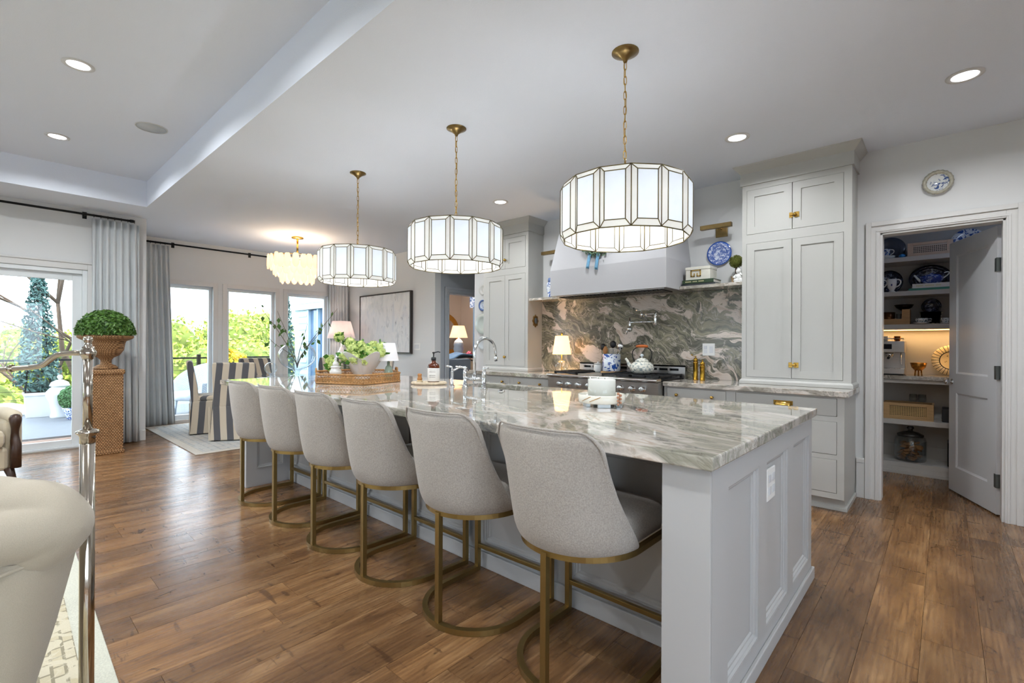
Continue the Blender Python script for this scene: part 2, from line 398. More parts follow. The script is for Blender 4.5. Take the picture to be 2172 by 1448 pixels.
# hall and its doorway
hallp = M('hall_paint', (178, 184, 190), .7, var=.01)
wall('wall_hall', [(YW + .12, 5.175, -.1, 2.6), (5.97, 6.5, -.1, 2.6), (5.175, 5.97, 2.11, 2.6)], 'X', -6.23, -6.11, hallp)
m = MB().box(-5.18, -5.06, YW + .12, 6.5, -.1, 2.6).box(-6.23, -5.06, 6.5, 6.6, -.1, 2.6); struct(m.build('wall_hall_end', hallp))
struct(MB().box(-6.23, -5.06, YW + .12, 6.6, 2.6, 2.7).build('ceiling_hall', ceil_m))
def casing(name, face, axis, s0, s1, z1, wd, out, mat, depth):
    """door casing: stepped boards on the face and a jamb through the wall"""
    m = MB(); sg = out
    def bd(a0, a1, z0, z1_, th):
        if axis == 'Y': m.box(a0, a1, face, face + sg * th, z0, z1_)
        else: m.box(face, face + sg * th, a0, a1, z0, z1_)
    bd(s0 - wd, s0, 0, z1 + wd, .014); bd(s1, s1 + wd, 0, z1 + wd, .014); bd(s0, s1, z1, z1 + wd, .014)
    bd(s0 - wd, s0 - wd * .62, 0, z1 + wd, .026); bd(s1 + wd * .62, s1 + wd, 0, z1 + wd, .026); bd(s0 - wd * .62, s1 + wd * .62, z1 + wd * .62, z1 + wd, .026)
    bd(s0 - wd * .28, s0 - wd * .12, 0, z1 + wd * .12, .019); bd(s1 + wd * .12, s1 + wd * .28, 0, z1 + wd * .12, .019); bd(s0 - wd * .28, s1 + wd * .28, z1 + wd * .12, z1 + wd * .28, .019)
    def jb(a0, a1, z0, z1_):
        if axis == 'Y': m.box(a0, a1, face, face - sg * depth, z0, z1_)
        else: m.box(face, face - sg * depth, a0, a1, z0, z1_)
    jb(s0 - .002, s0 + .016, 0, z1); jb(s1 - .016, s1 + .002, 0, z1); jb(s0, s1, z1 - .016, z1 + .002)
    return struct(m.build(name, mat, bevel=.002))
casing('trim_1', YW, 'Y', -.394, .319, 2.17, .092, -1, trim_m, .13)
casing('trim_2', -6.11, 'X', 5.175, 5.97, 2.11, .09, 1, M('hall_trim', (186, 192, 198), .4), .13)
def baseb(name, x0, x1, y0, y1):
    m = MB().box(x0, x1, y0, y1, 0, .13)
    return struct(m.build(name, trim_m, bevel=.004))
b = MB().box(-.545, -.487, YW - .018, YW, 0, .33).box(-.545, -.487, YW - .022, YW, .29, .325); struct(b.build('baseboard_range', trim_m, bevel=.003))
baseb('baseboard_side', .412, 2.6, YW - .018, YW)
baseb('baseboard_painting', XD, -6.12, YW - .018, YW)
baseb('baseboard_dining', XD, XD + .016, 2.51, 4.88)
baseb('baseboard_living', XL, XL + .016, .93, 1.40)
# pantry
pan_m = M('pantry_paint', (186, 184, 180), .7, var=.015)
m = MB().box(-.86, -.74, YW + .12, 6.5, -.1, 2.6).box(1.3, 1.42, YW + .12, 6.5, -.1, 2.6).box(-.86, 1.42, 6.42, 6.54, -.1, 2.6)
struct(m.build('wall_pantry', pan_m)); struct(MB().box(-.86, 1.42, YW + .12, 6.54, 2.6, 2.7).build('ceiling_pantry', ceil_m))
# bedroom beyond the hall doorway
peach = M('bedroom_paint', (206, 192, 180), .8, var=.02)
m = MB().box(-11.2, -11.08, 5.005, 10, -.1, 2.75).box(-11.2, -6.23, 9.88, 10, -.1, 2.75).box(-6.35, -6.232, 6.5, 9.88, -.1, 2.75).box(-11.08, -6.35, 5.008, 5.06, -.1, 2.75)
struct(m.build('wall_bedroom', peach)); struct(MB().box(-11.2, -6.11, 5.005, 10, 2.75, 2.85).build('ceiling_bedroom', ceil_m))
struct(MB().box(-11.1, -6.232, 5.06, 9.9, -.1, -.001).build('floor_bedroom', M('carpet', (176, 164, 148), .95, bump=.4, bs=200)))

# windows of the dining wall: frame, pane
wf_m = M('window_frame_white', (226, 230, 232), .35, var=.01)
for i, (a, b) in enumerate(WIN):
    fr = MB(); x0, x1 = XD - .13, XD - .06; t_ = .045
    fr.box(x0, x1, a, a + t_, WZ0, WZ1).box(x0, x1, b - t_, b, WZ0, WZ1).box(x0, x1, a + t_, b - t_, WZ1 - t_, WZ1).box(x0, x1, a + t_, b - t_, WZ0, WZ0 + .07)
    o = struct(fr.build('window_%d' % (i + 1), wf_m, bevel=.003))
    MB().box(XD - .10, XD - .094, a + t_ - .005, b - t_ + .005, WZ0 + .065, WZ1 - t_ + .005).build('pane', pane_m, o)
    cs = MB(); g = .07
    cs.box(XD, XD + .014, a - g, a, .0, WZ1 + g).box(XD, XD + .014, b, b + g, .0, WZ1 + g).box(XD, XD + .014, a, b, WZ1, WZ1 + g)
    cs.build('window_casing', trim_m, o, bevel=.003)
# sliding glass door of the living room
fr = MB(); fr.box(XL - .15, XL - .0, SL1 - .045, SL1, 0, SLZ).box(XL - .15, XL, SL0, SL0 + .045, 0, SLZ).box(XL - .15, XL, SL0 + .045, SL1 - .045, SLZ - .05, SLZ).box(XL - .15, XL + .01, SL0 + .045, SL1 - .045, 0, .03)
dr = struct(fr.build('door_1', wf_m, bevel=.004))
MB().box(XL - .02, XL + .045, SL0 + .045, SL1 - .045, .0, .012).build('threshold', M('aluminium_sill', (176, 170, 162), .4, .6), dr)
for k, (a, b, xo) in enumerate([(-.50, SL1 - .045, -.06), (SL0 + .045, -.46, -.11)]):
    p = MB(); s_ = .085
    p.box(XL + xo - .018, XL + xo + .018, b - s_, b, .03, SLZ - .05).box(XL + xo - .018, XL + xo + .018, a, a + s_, .03, SLZ - .05)
    p.box(XL + xo - .018, XL + xo + .018, a + s_, b - s_, SLZ - .13, SLZ - .05).box(XL + xo - .018, XL + xo + .018, a + s_, b - s_, .03, .10)
    q = p.build('sash', wf_m, dr, bevel=.003)
    MB().box(XL + xo - .003, XL + xo + .003, a + s_ - .004, b - s_ + .004, .096, SLZ - .126).build('pane', pane_m, q)
cs = MB(); g = .09; cs.box(XL, XL + .016, SL1, SL1 + g, 0, SLZ + g).box(XL, XL + .016, SL0 - g, SL0, 0, SLZ + g).box(XL, XL + .016, SL0, SL1, SLZ, SLZ + g).box(XL, XL + .03, SL0 - g, SL1 + g, SLZ + g - .02, SLZ + g)
cs.build('door_casing', trim_m, dr, bevel=.003)
for i, (a, b) in enumerate(FILL_RW):  # rear window, out of view, added to let in soft fill
    fr = MB(); t_ = .05; mid = (a + b) / 2
    fr.box(a, a + t_, -4.34, -4.26, .35, 2.35).box(b - t_, b, -4.34, -4.26, .35, 2.35).box(a + t_, b - t_, -4.34, -4.26, 2.30, 2.35).box(a + t_, b - t_, -4.34, -4.26, .35, .40).box(mid - .03, mid + .03, -4.34, -4.26, .40, 2.30)
    o = struct(fr.build('window_%d' % (i + 4), wf_m, bevel=.003))
    for q0, q1 in ((a + t_, mid - .03), (mid + .03, b - t_)): MB().box(q0 - .004, q1 + .004, -4.303, -4.297, .396, 2.304).build('pane', pane_m, o)
for i, (a, b) in enumerate(FILL_SW):  # side window, out of view, added to light the island end
    fr = MB(); t_ = .05; mid = (a + b) / 2; x0, x1 = 2.65, 2.72
    fr.box(x0, x1, a, a + t_, .5, 2.35).box(x0, x1, b - t_, b, .5, 2.35).box(x0, x1, a + t_, b - t_, 2.30, 2.35).box(x0, x1, a + t_, b - t_, .5, .55).box(x0, x1, mid - .03, mid + .03, .55, 2.30)
    o = struct(fr.build('window_%d' % (i + 5), wf_m, bevel=.003))
    for q0, q1 in ((a + t_, mid - .03), (mid + .03, b - t_)): MB().box(2.683, 2.689, q0 - .004, q1 + .004, .546, 2.304).build('pane', pane_m, o)
# portals help the sky light find the openings
def portal(x, y0, y1, z0, z1):
    d = bpy.data.lights.new('window_portal', 'AREA'); d.shape = 'RECTANGLE'; d.size = y1 - y0; d.size_y = z1 - z0; d.cycles.is_portal = True
    o = bpy.data.objects.new('window_portal', d); C.objects.link(o); o.location = (x, (y0 + y1) / 2, (z0 + z1) / 2)
    o.matrix_world = Matrix.Translation(o.location) @ Matrix(((0, 0, -1, 0), (1, 0, 0, 0), (0, 1, 0, 0), (0, 0, 0, 1)))
for a, b in WIN: portal(XD - .16, a, b, WZ0, WZ1)
portal(XL - .16, SL0, SL1, 0, SLZ)
for a, b in FILL_RW:
    d = bpy.data.lights.new('window_portal', 'AREA'); d.shape = 'RECTANGLE'; d.size = b - a; d.size_y = 2.0; d.cycles.is_portal = True
    o = bpy.data.objects.new('window_portal', d); C.objects.link(o); o.matrix_world = Matrix.Translation(((a + b) / 2, -4.37, 1.35)) @ Matrix.Rotation(radians(90), 4, 'X')
for a, b in FILL_SW:
    d = bpy.data.lights.new('window_portal', 'AREA'); d.shape = 'RECTANGLE'; d.size = 1.85; d.size_y = b - a; d.cycles.is_portal = True
    o = bpy.data.objects.new('window_portal', d); C.objects.link(o); o.matrix_world = Matrix.Translation((2.76, (a + b) / 2, 1.425)) @ Matrix.Rotation(radians(90), 4, 'Y')
struct(MB().box(2.74, 40, -60, 60, -.6, -.4).build('ground_side', M('grey_bounce_ground', (132, 132, 136), .9, var=.1)))  # unseen ground, neutral grey so light bounced indoors has no green tint

# ------------------------------------------------------------------ outdoors
deck_m = M('deck_board_grey', (118, 121, 126), .6, var=.12, vs_=5, vscale=(6, .6, 1))
deck = struct(MB().box(-12.6, XL - .15, -6, 9, -.24, -.10).build('deck_base', dark_m))
deck['label'] = 'dark joists under the grey deck boards'
x = -12.53
while x < XL - .2:
    y1 = 4.86 if x < XD - .2 else 1.22
    if x < -11.5: y1 = 8.9
    MB().box(x - .067, x + .067, -5.9, y1, -.10, -.02).build('board', deck_m, deck); x += .14
struct(MB().box(-70, -12.6, -60, 60, -3.2, -3.0).build('ground', M('lawn', (120, 140, 70), .9, var=.2)))
rail = thing('deck_railing', 'black metal railing with thin bars along the far deck edge', 'railing', (-12.5, 1.5, -.02))
for z_, r_ in ((.92, .022), (.06, .018)): MB().box(-12.5 - r_, -12.5 + r_, -5.9, 8.8, z_ - .018, z_ + .018).build('rail', black_m, rail)
y = -5.6
while y < 8.9:
    MB().box(-12.535, -12.465, y - .035, y + .035, -.02, 1.0).build('post', black_m, rail); y += 1.77
for z_ in (.2, .35, .5, .65, .8): MB().tube([(-12.5, -5.9, z_), (-12.5, 8.8, z_)], .004, 6).build('cable', black_m, rail)

def leaf_pts(rng, n, fn, size, aspect=.55, up=.3):
    m = MB()
    for _ in range(n):
        p, nrm = fn(rng); p = Vector(p); nrm = Vector(nrm)
        d = Vector((rng.gauss(0, 1), rng.gauss(0, 1), rng.gauss(0, 1))) + nrm * 1.2; d.normalize()
        a = d.cross(Vector((rng.gauss(0, 1), rng.gauss(0, 1), rng.gauss(0, 1)))); a.normalize(); b_ = d.cross(a)
        s_ = size * rng.uniform(.6, 1.3)
        m.add([p - a * s_ * .5, p + b_ * s_ * aspect * .5 + d * s_ * .08, p + a * s_ * .5, p - b_ * s_ * aspect * .5 + d * s_ * .08], [(0, 1, 2, 3)])
    return m
def shell(c, r, lo=.8, zmin=-1):
    def f(rng):
        while True:
            d = Vector((rng.gauss(0, 1), rng.gauss(0, 1), rng.gauss(0, 1))); d.normalize()
            if d.z >= zmin: break
        k = rng.uniform(lo, 1.0)
        return (c[0] + d.x * r[0] * k, c[1] + d.y * r[1] * k, c[2] + d.z * r[2] * k), d
    return f
def lumpy(c, r, lumps, rng):
    L_ = []
    for _ in range(lumps):
        d = Vector((rng.gauss(0, 1), rng.gauss(0, 1), rng.gauss(0, .8))); d.normalize()
        L_.append(((c[0] + d.x * r[0] * .62, c[1] + d.y * r[1] * .62, c[2] + d.z * r[2] * .62), [q * rng.uniform(.38, .58) for q in r]))
    def f(g):
        cc, rr = L_[g.randrange(len(L_))]
        return shell(cc, rr, .7)(g)
    return f, L_
hedge_leaf = M('hedge_leaf', (166, 180, 76), .6, var=.45, vs_=2.4)
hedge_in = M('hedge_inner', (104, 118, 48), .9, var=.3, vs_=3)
rg = random.Random(3); protos = []
for k in range(3):
    f, L_ = lumpy((0, 0, 0), (1.9, 2.3, 2.0), 14, rg)
    protos.append((leaf_pts(rg, 9000, f, .15, .6).build('foliage', hedge_leaf, rec=False), MB()))
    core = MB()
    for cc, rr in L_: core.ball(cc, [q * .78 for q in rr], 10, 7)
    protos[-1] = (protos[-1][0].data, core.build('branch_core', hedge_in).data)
for o in [o for o in bpy.data.objects if o.name.startswith(('foliage', 'branch_core'))]: bpy.data.objects.remove(o)
hpos = [(-16.0, -6.2, -.1), (-15.9, -.9, .05), (-16.1, 4.4, .1), (-16.0, 9.7, .0), (-21, -3.4, .35), (-21, 2.0, .3), (-21, 7.4, .35), (-21, 12.8, .4)]
hl = ['far left behind the armchair side of the sliding door', 'seen through the sliding door pane', 'in the left and middle dining windows', 'beside the house wing', 'in the rear row behind the sliding door', 'in the rear row behind the left dining window', 'in the rear row behind the middle dining window', 'in the rear row behind the house wing']
for k, p in enumerate(hpos):
    t = thing('hedge_tree', 'yellow green leafy tree ' + hl[k], 'tree', (p[0], p[1], -3.0), 0, 'leafy trees beyond the deck')
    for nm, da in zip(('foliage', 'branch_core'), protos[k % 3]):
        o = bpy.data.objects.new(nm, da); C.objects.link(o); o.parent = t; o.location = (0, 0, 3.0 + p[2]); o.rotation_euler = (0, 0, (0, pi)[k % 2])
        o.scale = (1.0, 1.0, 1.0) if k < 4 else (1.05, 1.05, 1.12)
    MB().tube([(0, 0, 0), (.05, .05, 1.0)], [.16, .12], 8).build('trunk', M('bark', (96, 80, 66), .9), t, world=False)
# bare tree
bt = thing('bare_tree', 'bare branching tree beyond the sliding door', 'tree', (-14.0, 1.35, -3.0)); bk = M('bark', (96, 80, 66), .9)
def branch(m, p, d, ln_, r, lvl, rng):
    q = p + d * ln_; mid = p + d * ln_ * .5 + Vector((rng.gauss(0, .05), rng.gauss(0, .05), 0)) * ln_
    m.tube([p, mid, q], [r, r * .85, r * .65], 6)
    if lvl > 0:
        for _ in range(3):
            dd = d + Vector((rng.gauss(0, .45), rng.gauss(0, .45), rng.gauss(.1, .25))); dd.normalize()
            branch(m, q if rng.random() < .6 else mid, dd, ln_ * rng.uniform(.55, .8), r * .6, lvl - 1, rng)
mm = MB(); branch(mm, Vector((-14.0, 1.35, -3.0)), Vector((0, .03, 1)), 3.2, .09, 4, random.Random(11)); mm.build('branches', bk, bt)
# planter with clipped conifer and trellis
con_leaf = M('conifer_leaf', (70, 104, 100), .7, var=.35, vs_=8)
t = thing('white_planter', 'square white planter box on the deck beside the ginger jar', 'planter', (-11.55, .62, -.02))
MB().loft([[(-11.55 + sx * w_, .62 + sy * w_, z_) for sx, sy in ((-1, -1), (1, -1), (1, 1), (-1, 1))] for w_, z_ in ((.15, -.02), (.17, .34), (.185, .35), (.185, .40))], smooth=False).build('box', white_cer, t, bevel=.006)
MB().box(-11.70, -11.40, .47, .77, .38, .405).build('soil', M('soil', (52, 42, 34), .95), t)
t = thing('potted_conifer', 'tall slim blue green conifer growing up a trellis on the deck', 'tree', (-11.55, .62, .40))
def cone_fn(g):
    h = g.random() ** 1.2; a = g.uniform(0, 2 * pi); r = (.30 * (1 - h) ** .7 + .03) * g.uniform(.5, 1)
    if h < .05: r *= .5
    return (-11.55 + r * cos(a), .62 + r * sin(a), .42 + h * 2.1), (cos(a), sin(a), .4)
leaf_pts(random.Random(5), 2600, cone_fn, .09, .4).build('foliage', con_leaf, t, rec=False)
MB().tube([(-11.55, .62, .40), (-11.55, .62, 2.3)], [.02, .008], 6).build('trunk', bk, t)
tr = thing('garden_trellis', 'slim black obelisk trellis around the deck conifer', 'trellis', (-11.55, .62, .40))
for sx, sy in ((-1, -1), (1, -1), (1, 1), (-1, 1)): MB().tube([(-11.55 + sx * .16, .62 + sy * .16, .40), (-11.55 + sx * .03, .62 + sy * .03, 2.2)], .008, 6).build('leg', black_m, tr)
for k in range(6):
    z_ = .75 + k * .24; r_ = .16 - .13 * (z_ - .4) / 1.8
    MB().tube([(-11.55 + sx * r_ * 1.02, .62 + sy * r_ * 1.02, z_) for sx, sy in ((-1, -1), (1, -1), (1, 1), (-1, 1))], .007, 6, cyc=True).build('rung', black_m, tr)
t = thing('ginger_jar', 'large white lidded ginger jar standing on the deck', 'jar', (-11.13, .86, -.02))
MB().lathe([(.001, 0), (.12, 0), (.125, .03), (.105, .10), (.13, .25), (.175, .38), (.175, .44), (.13, .50), (.105, .52), (.105, .54), (.001, .54)], 28, (-11.13, .86), -.02).build('body', white_cer, t)
MB().lathe([(.001, .535), (.13, .535), (.132, .55), (.11, .60), (.05, .635), (.02, .64), (.018, .655), (.036, .675), (.036, .70), (.018, .725), (.001, .728)], 28, (-11.13, .86), -.02).build('lid', white_cer, t)
t = thing('blue_white_planter', 'blue and white pot on the deck beside the ginger jar', 'planter', (-10.75, 1.02, -.02))
MB().lathe([(.001, 0), (.10, 0), (.105, .02), (.15, .15), (.165, .20), (.155, .20), (.14, .17), (.001, .17)], 28, (-10.75, 1.02), -.02).build('pot', blue_china, t)
t = thing('boxwood_ball', 'round clipped topiary ball in the blue and white deck pot', 'plant', (-10.75, 1.02, .15))
MB().ball((-10.75, 1.02, .33), .19, 20, 14).build('core', leafd_m, t)
leaf_pts(random.Random(6), 2200, shell((-10.75, 1.02, .33), (.215,) * 3, .88), .035).build('foliage', M('deck_ball_leaf', (92, 138, 84), .6, var=.3, vs_=30), t, rec=False)
t = tag(MB().prism([(-8.62, -.10), (-8.20, -.10), (-8.20, .80), (-8.62, .80)], -.02, -.004).build('door_mat', M('coir_mat', (150, 122, 104), .95, bump=.6, bs=60, var=.25, vs_=9)), 'brown patterned door mat on the deck outside the sliding door', 'mat')
t = tag(MB().ball((-12.0, .12, -.02), (.28, .62, .22), 18, 10, lambda a, b_, c_: 1 + .06 * sin(6 * b_)).build('covered_cushion', white_cer), 'white covered outdoor cushion low at the deck edge', 'cushion')
for v_ in t.data.vertices: v_.co.z = max(v_.co.z, -.02)
# outdoor wicker chair and low white table seen in the left dining window
wk_m = weave('white_wicker', (186, 200, 214), (232, 238, 244), 210, 210)
t = thing('wicker_chair', 'white wicker armchair on the deck outside the left dining window', 'chair', (-10.1, 2.55, -.02), radians(-60))
def wshell(u, v_):
    a = radians(-115 + 230 * u); r = .33 + .05 * v_; z_ = .16 + v_ * (.30 + .34 * max(0, cos(a * .9)) ** .8)
    return (-cos(a) * r, sin(a) * r, z_ + .10)
g = MB(); nu, nv = 25, 8; g.loft([[wshell(u / (nu - 1), v_ / (nv - 1)) for u in range(nu)] for v_ in range(nv)], closed=False, caps=False)
g.build('shell', wk_m, t, world=False, solid=.03)
MB().lathe([(.001, .26), (.30, .26), (.33, .29), (.33, .36), (.30, .40), (.001, .41)], 24).build('seat_cushion', M('white_cushion', (224, 230, 236), .8), t, world=False)
for a in (45, 135, 225, 315): MB().tube([(.25 * cos(radians(a)), .25 * sin(radians(a)), .28), (.28 * cos(radians(a)), .28 * sin(radians(a)), 0)], .018, 8).build('leg', wk_m, t, world=False)
t = thing('low_round_table', 'low white round table on the deck before the wicker chair', 'table', (-9.75, 1.80, -.02))
MB().lathe([(.001, .36), (.24, .36), (.25, .375), (.25, .39), (.001, .39)], 28, (-9.75, 1.80), -.02).build('top', white_cer, t)
for a in (30, 150, 270): MB().tube([(-9.75 + .12 * cos(radians(a)), 1.80 + .12 * sin(radians(a)), .35), (-9.75 + .18 * cos(radians(a)), 1.80 + .18 * sin(radians(a)), -.02)], .012, 8).build('leg', white_cer, t)
t = thing('yellow_flower_pot', 'potted bush of yellow flowers on the deck outside the middle dining window', 'plant', (-11.6, 3.55, -.02))
MB().lathe([(.001, 0), (.15, 0), (.20, .36), (.22, .38), (.18, .38), (.001, .36)], 20, (-11.6, 3.55), -.02).build('pot', white_cer, t)
leaf_pts(random.Random(8), 700, shell((-11.6, 3.55, .72), (.42, .42, .36), .5), .12).build('foliage', hedge_leaf, t, rec=False)
leaf_pts(random.Random(9), 420, shell((-11.6, 3.55, .80), (.40, .40, .32), .85, -.1), .09, .9).build('blossom', M('yellow_petal', (232, 196, 40), .6), t, rec=False)
# house wing with lap siding seen in the right dining window
sid = M('lap_siding', (196, 220, 232), .6, var=.03)
hw = thing('house_wing', 'pale lap sided house wing with porch opening outside the right dining window', 'building', (-11.3, 4.95, -.1))
MB().box(-11.4, -11.2, 4.93, 5.0, -.1, 3.2).box(-9.0, -8.98 - .02, 4.93, 5.0, -.1, 3.2).build('corner_board', sid, hw)
z_ = -.08
while z_ < 3.1:
    for (x0, x1) in (((-11.2, -10.75), (-9.75, -9.02)) if z_ < 2.0 else ((-11.2, -9.02),)):
        MB().prismX([(4.905, z_), (4.93, z_ + .15), (5.0, z_ + .15), (5.0, z_)], x0, x1).build('siding_board', sid, hw)
    z_ += .15
MB().box(-10.75, -9.75, 4.98, 5.0, 0, 2.02).build('porch_window', M('dusky_glass', (92, 120, 150), .1), hw)
for x0, x1 in ((-10.75, -10.68), (-10.28, -10.22), (-9.82, -9.75)): MB().box(x0, x1, 4.92, 4.98, 0, 2.02).build('mullion', sid, hw)
MB().box(-11.4, -8.9, 4.85, 5.0, 2.02, 2.14).build('header', sid, hw)
t = thing('dark_conifer', 'narrow dark conifer beside the house wing', 'tree', (-13.4, 5.5, -3.0))
def cone2(g):
    h = g.random() ** 1.2; a = g.uniform(0, 2 * pi); r = (.5 * (1 - h) ** .8 + .03) * g.uniform(.5, 1)
    return (-13.4 + r * cos(a), 5.5 + r * sin(a), -.5 + h * 3.4), (cos(a), sin(a), .4)
leaf_pts(random.Random(15), 2400, cone2, .13, .4).build('foliage', con_leaf, t, rec=False)
MB().tube([(-13.4, 5.5, -3), (-13.4, 5.5, 2.5)], [.08, .01], 6).build('trunk', bk, t)
# ------------------------------------------------------------------ kitchen island
def frame_cells(m, us, vs__, holes, put):
    for i in range(len(us) - 1):
        for j in range(len(vs__) - 1):
            uc, vc = (us[i] + us[i + 1]) / 2, (vs__[j] + vs__[j + 1]) / 2
            if not any(h[0] < uc < h[1] and h[2] < vc < h[3] for h in holes): put(us[i], us[i + 1], vs__[j], vs__[j + 1])
def ring_mould(m, u0, u1, v0, v1, wd, lo, hi, P):
    """sloped picture-frame moulding inside a recess; P(u, v, h) -> xyz"""
    steps = ((0, .96), (.16, .96), (.24, .62), (.42, .58), (.60, .30), (.82, .26), (1.0, 0))
    vs_ = []; fs = []
    for f_, h_ in steps:
        d_ = wd * f_; q = lo + (hi - lo) * h_
        vs_ += [P(u0 + d_, v0 + d_, q), P(u1 - d_, v0 + d_, q), P(u1 - d_, v1 - d_, q), P(u0 + d_, v1 - d_, q)]
    for q in range(len(steps) - 1):
        for k in range(4): fs.append((q * 4 + k, q * 4 + (k + 1) % 4, q * 4 + 4 + (k + 1) % 4, q * 4 + 4 + k))
    m.add(vs_, fs)
IX0, IX1, IY0, IY1 = -4.62, -.532, 1.50, 3.0
isl = thing('kitchen_island', 'long pale grey panelled kitchen island base under the stone top', 'island', (-2.6, 2.3, 0))
# right end panel
MB().box(IX1 - .04, IX1 - .022, IY0 + .012, IY1, 0, .872).build('end_board', isl_m, isl)
hol = [(1.66, 2.015, .118, .785), (2.12, 2.475, .118, .785), (2.58, 2.935, .118, .785)]
ef = MB(); frame_cells(ef, [IY0 + .012, 1.66, 2.015, 2.12, 2.475, 2.58, 2.935, IY1], [0, .118, .785, .872], hol, lambda a, b, c_, d: ef.box(IX1 - .022, IX1, a, b, c_, d))
efo = ef.build('end_frame', isl_m, isl)
for h in hol:
    mm = MB(); ring_mould(mm, h[0], h[1], h[2], h[3], .034, 0.0005, .022, lambda u, v, q: (IX1 - .022 + q, u, v)); mm.build('panel_moulding', isl_m, efo, rec=False)
MB().box(IX1, IX1 + .015, IY0 - .012, IY1 + .012, 0, .062).build('base_moulding', isl_m, isl, bevel=.004)
op = MB().box(IX1 - .022, IX1 - .012, 2.185, 2.305, .600, .735).build('outlet_plate', white_pl, isl, bevel=.004)
for a in (2.217, 2.273):
    for z_ in (.642, .693): MB().box(IX1 - .012, IX1 - .009, a - .017, a + .017, z_ - .016, z_ + .016).build('socket', M('socket_white', (214, 216, 220), .4), op, bevel=.003)
# posts and seating side
MB().box(-.69, IX1 - .04, IY0 + .012, 1.90, 0, .872).box(-.69, IX1, IY0, IY0 + .012, 0, .872).build('corner_post', isl_m, isl, bevel=.002)
MB().box(IX0, IX0 + .15, 1.52, 1.90, 0, .872).build('corner_post', isl_m, isl, bevel=.002)
pm = MB(); ring_mould(pm, 1.60, 1.83, .16, .76, .028, .0008, .014, lambda u, v, q: (IX0 + .15 + q, u, v)); pm.build('panel_moulding', isl_m, isl, rec=False)
sb = MB().box(IX0, -.572, 1.90, 1.92, 0, .872).build('seating_board', isl_m, isl)
for a, b in ((-4.42, -3.86), (-3.80, -3.24), (-3.18, -2.62), (-2.56, -2.03), (-1.91, -1.43), (-1.31, -.75)):
    pm = MB(); ring_mould(pm, a, b, .15, .78, .034, .0008, .02, lambda u, v, q: (u, 1.90 - q, v)); pm.build('panel_moulding', isl_m, sb, rec=False)
MB().box(IX0 + .15, -.69, 1.884, 1.90, 0, .085).build('base_moulding', isl_m, isl, bevel=.003)
MB().box(IX0, -.572, 2.98, IY1, 0.1, .872).build('work_side_board', cab_m, isl)
MB().box(IX0, IX0 + .02, 1.92, 2.98, 0, .872).build('end_board', isl_m, isl)
# stone top with a sink cut-out
CT = (-4.963, -.513, 1.461, 3.036); SK = (-3.02, -2.27, 2.63, 2.945)
def slab(name, o, h, z0, z1, mat, label, cat):
    v = []
    for z_ in (z0, z1):
        for (x0, x1, y0, y1) in (o, h): v += [(x0, y0, z_), (x1, y0, z_), (x1, y1, z_), (x0, y1, z_)]
    f = []
    for k in range(4):
        n = (k + 1) % 4
        f += [(8 + k, 8 + n, 12 + n, 12 + k), (4 + k, 4 + n, n, k), (k, n, 8 + n, 8 + k), (4 + n, 4 + k, 12 + k, 12 + n)]
    return tag(MB().add(v, f).build(name, mat, bevel=.005), label, cat)
slab('island_countertop', CT, SK, .872, .914, stone_isl, 'huge polished cream and grey veined stone top of the kitchen island', 'countertop')
sk = thing('undermount_sink', 'dark grey undermount sink set in the island top', 'sink', (-2.645, 2.79, .66))
skm = M('sink_composite', (92, 92, 96), .35, .3)
a, b, c_, d = SK[0] - .01, SK[1] + .01, SK[2] - .01, SK[3] + .01
MB().add([(a, c_, .871), (b, c_, .871), (b, d, .871), (a, d, .871), (a + .02, c_ + .02, .66), (b - .02, c_ + .02, .66), (b - .02, d - .02, .66), (a + .02, d - .02, .66)],
         [(4, 5, 6, 7), (0, 4, 5, 1)[::-1], (1, 5, 6, 2)[::-1], (2, 6, 7, 3)[::-1], (3, 7, 4, 0)[::-1]]).build('bowl', skm, sk, rec=False)
MB().lathe([(.001, .664), (.04, .664), (.045, .668), (.04, .672), (.001, .668)], 20, (-2.645, 2.79)).build('drain', chrome_m, sk)

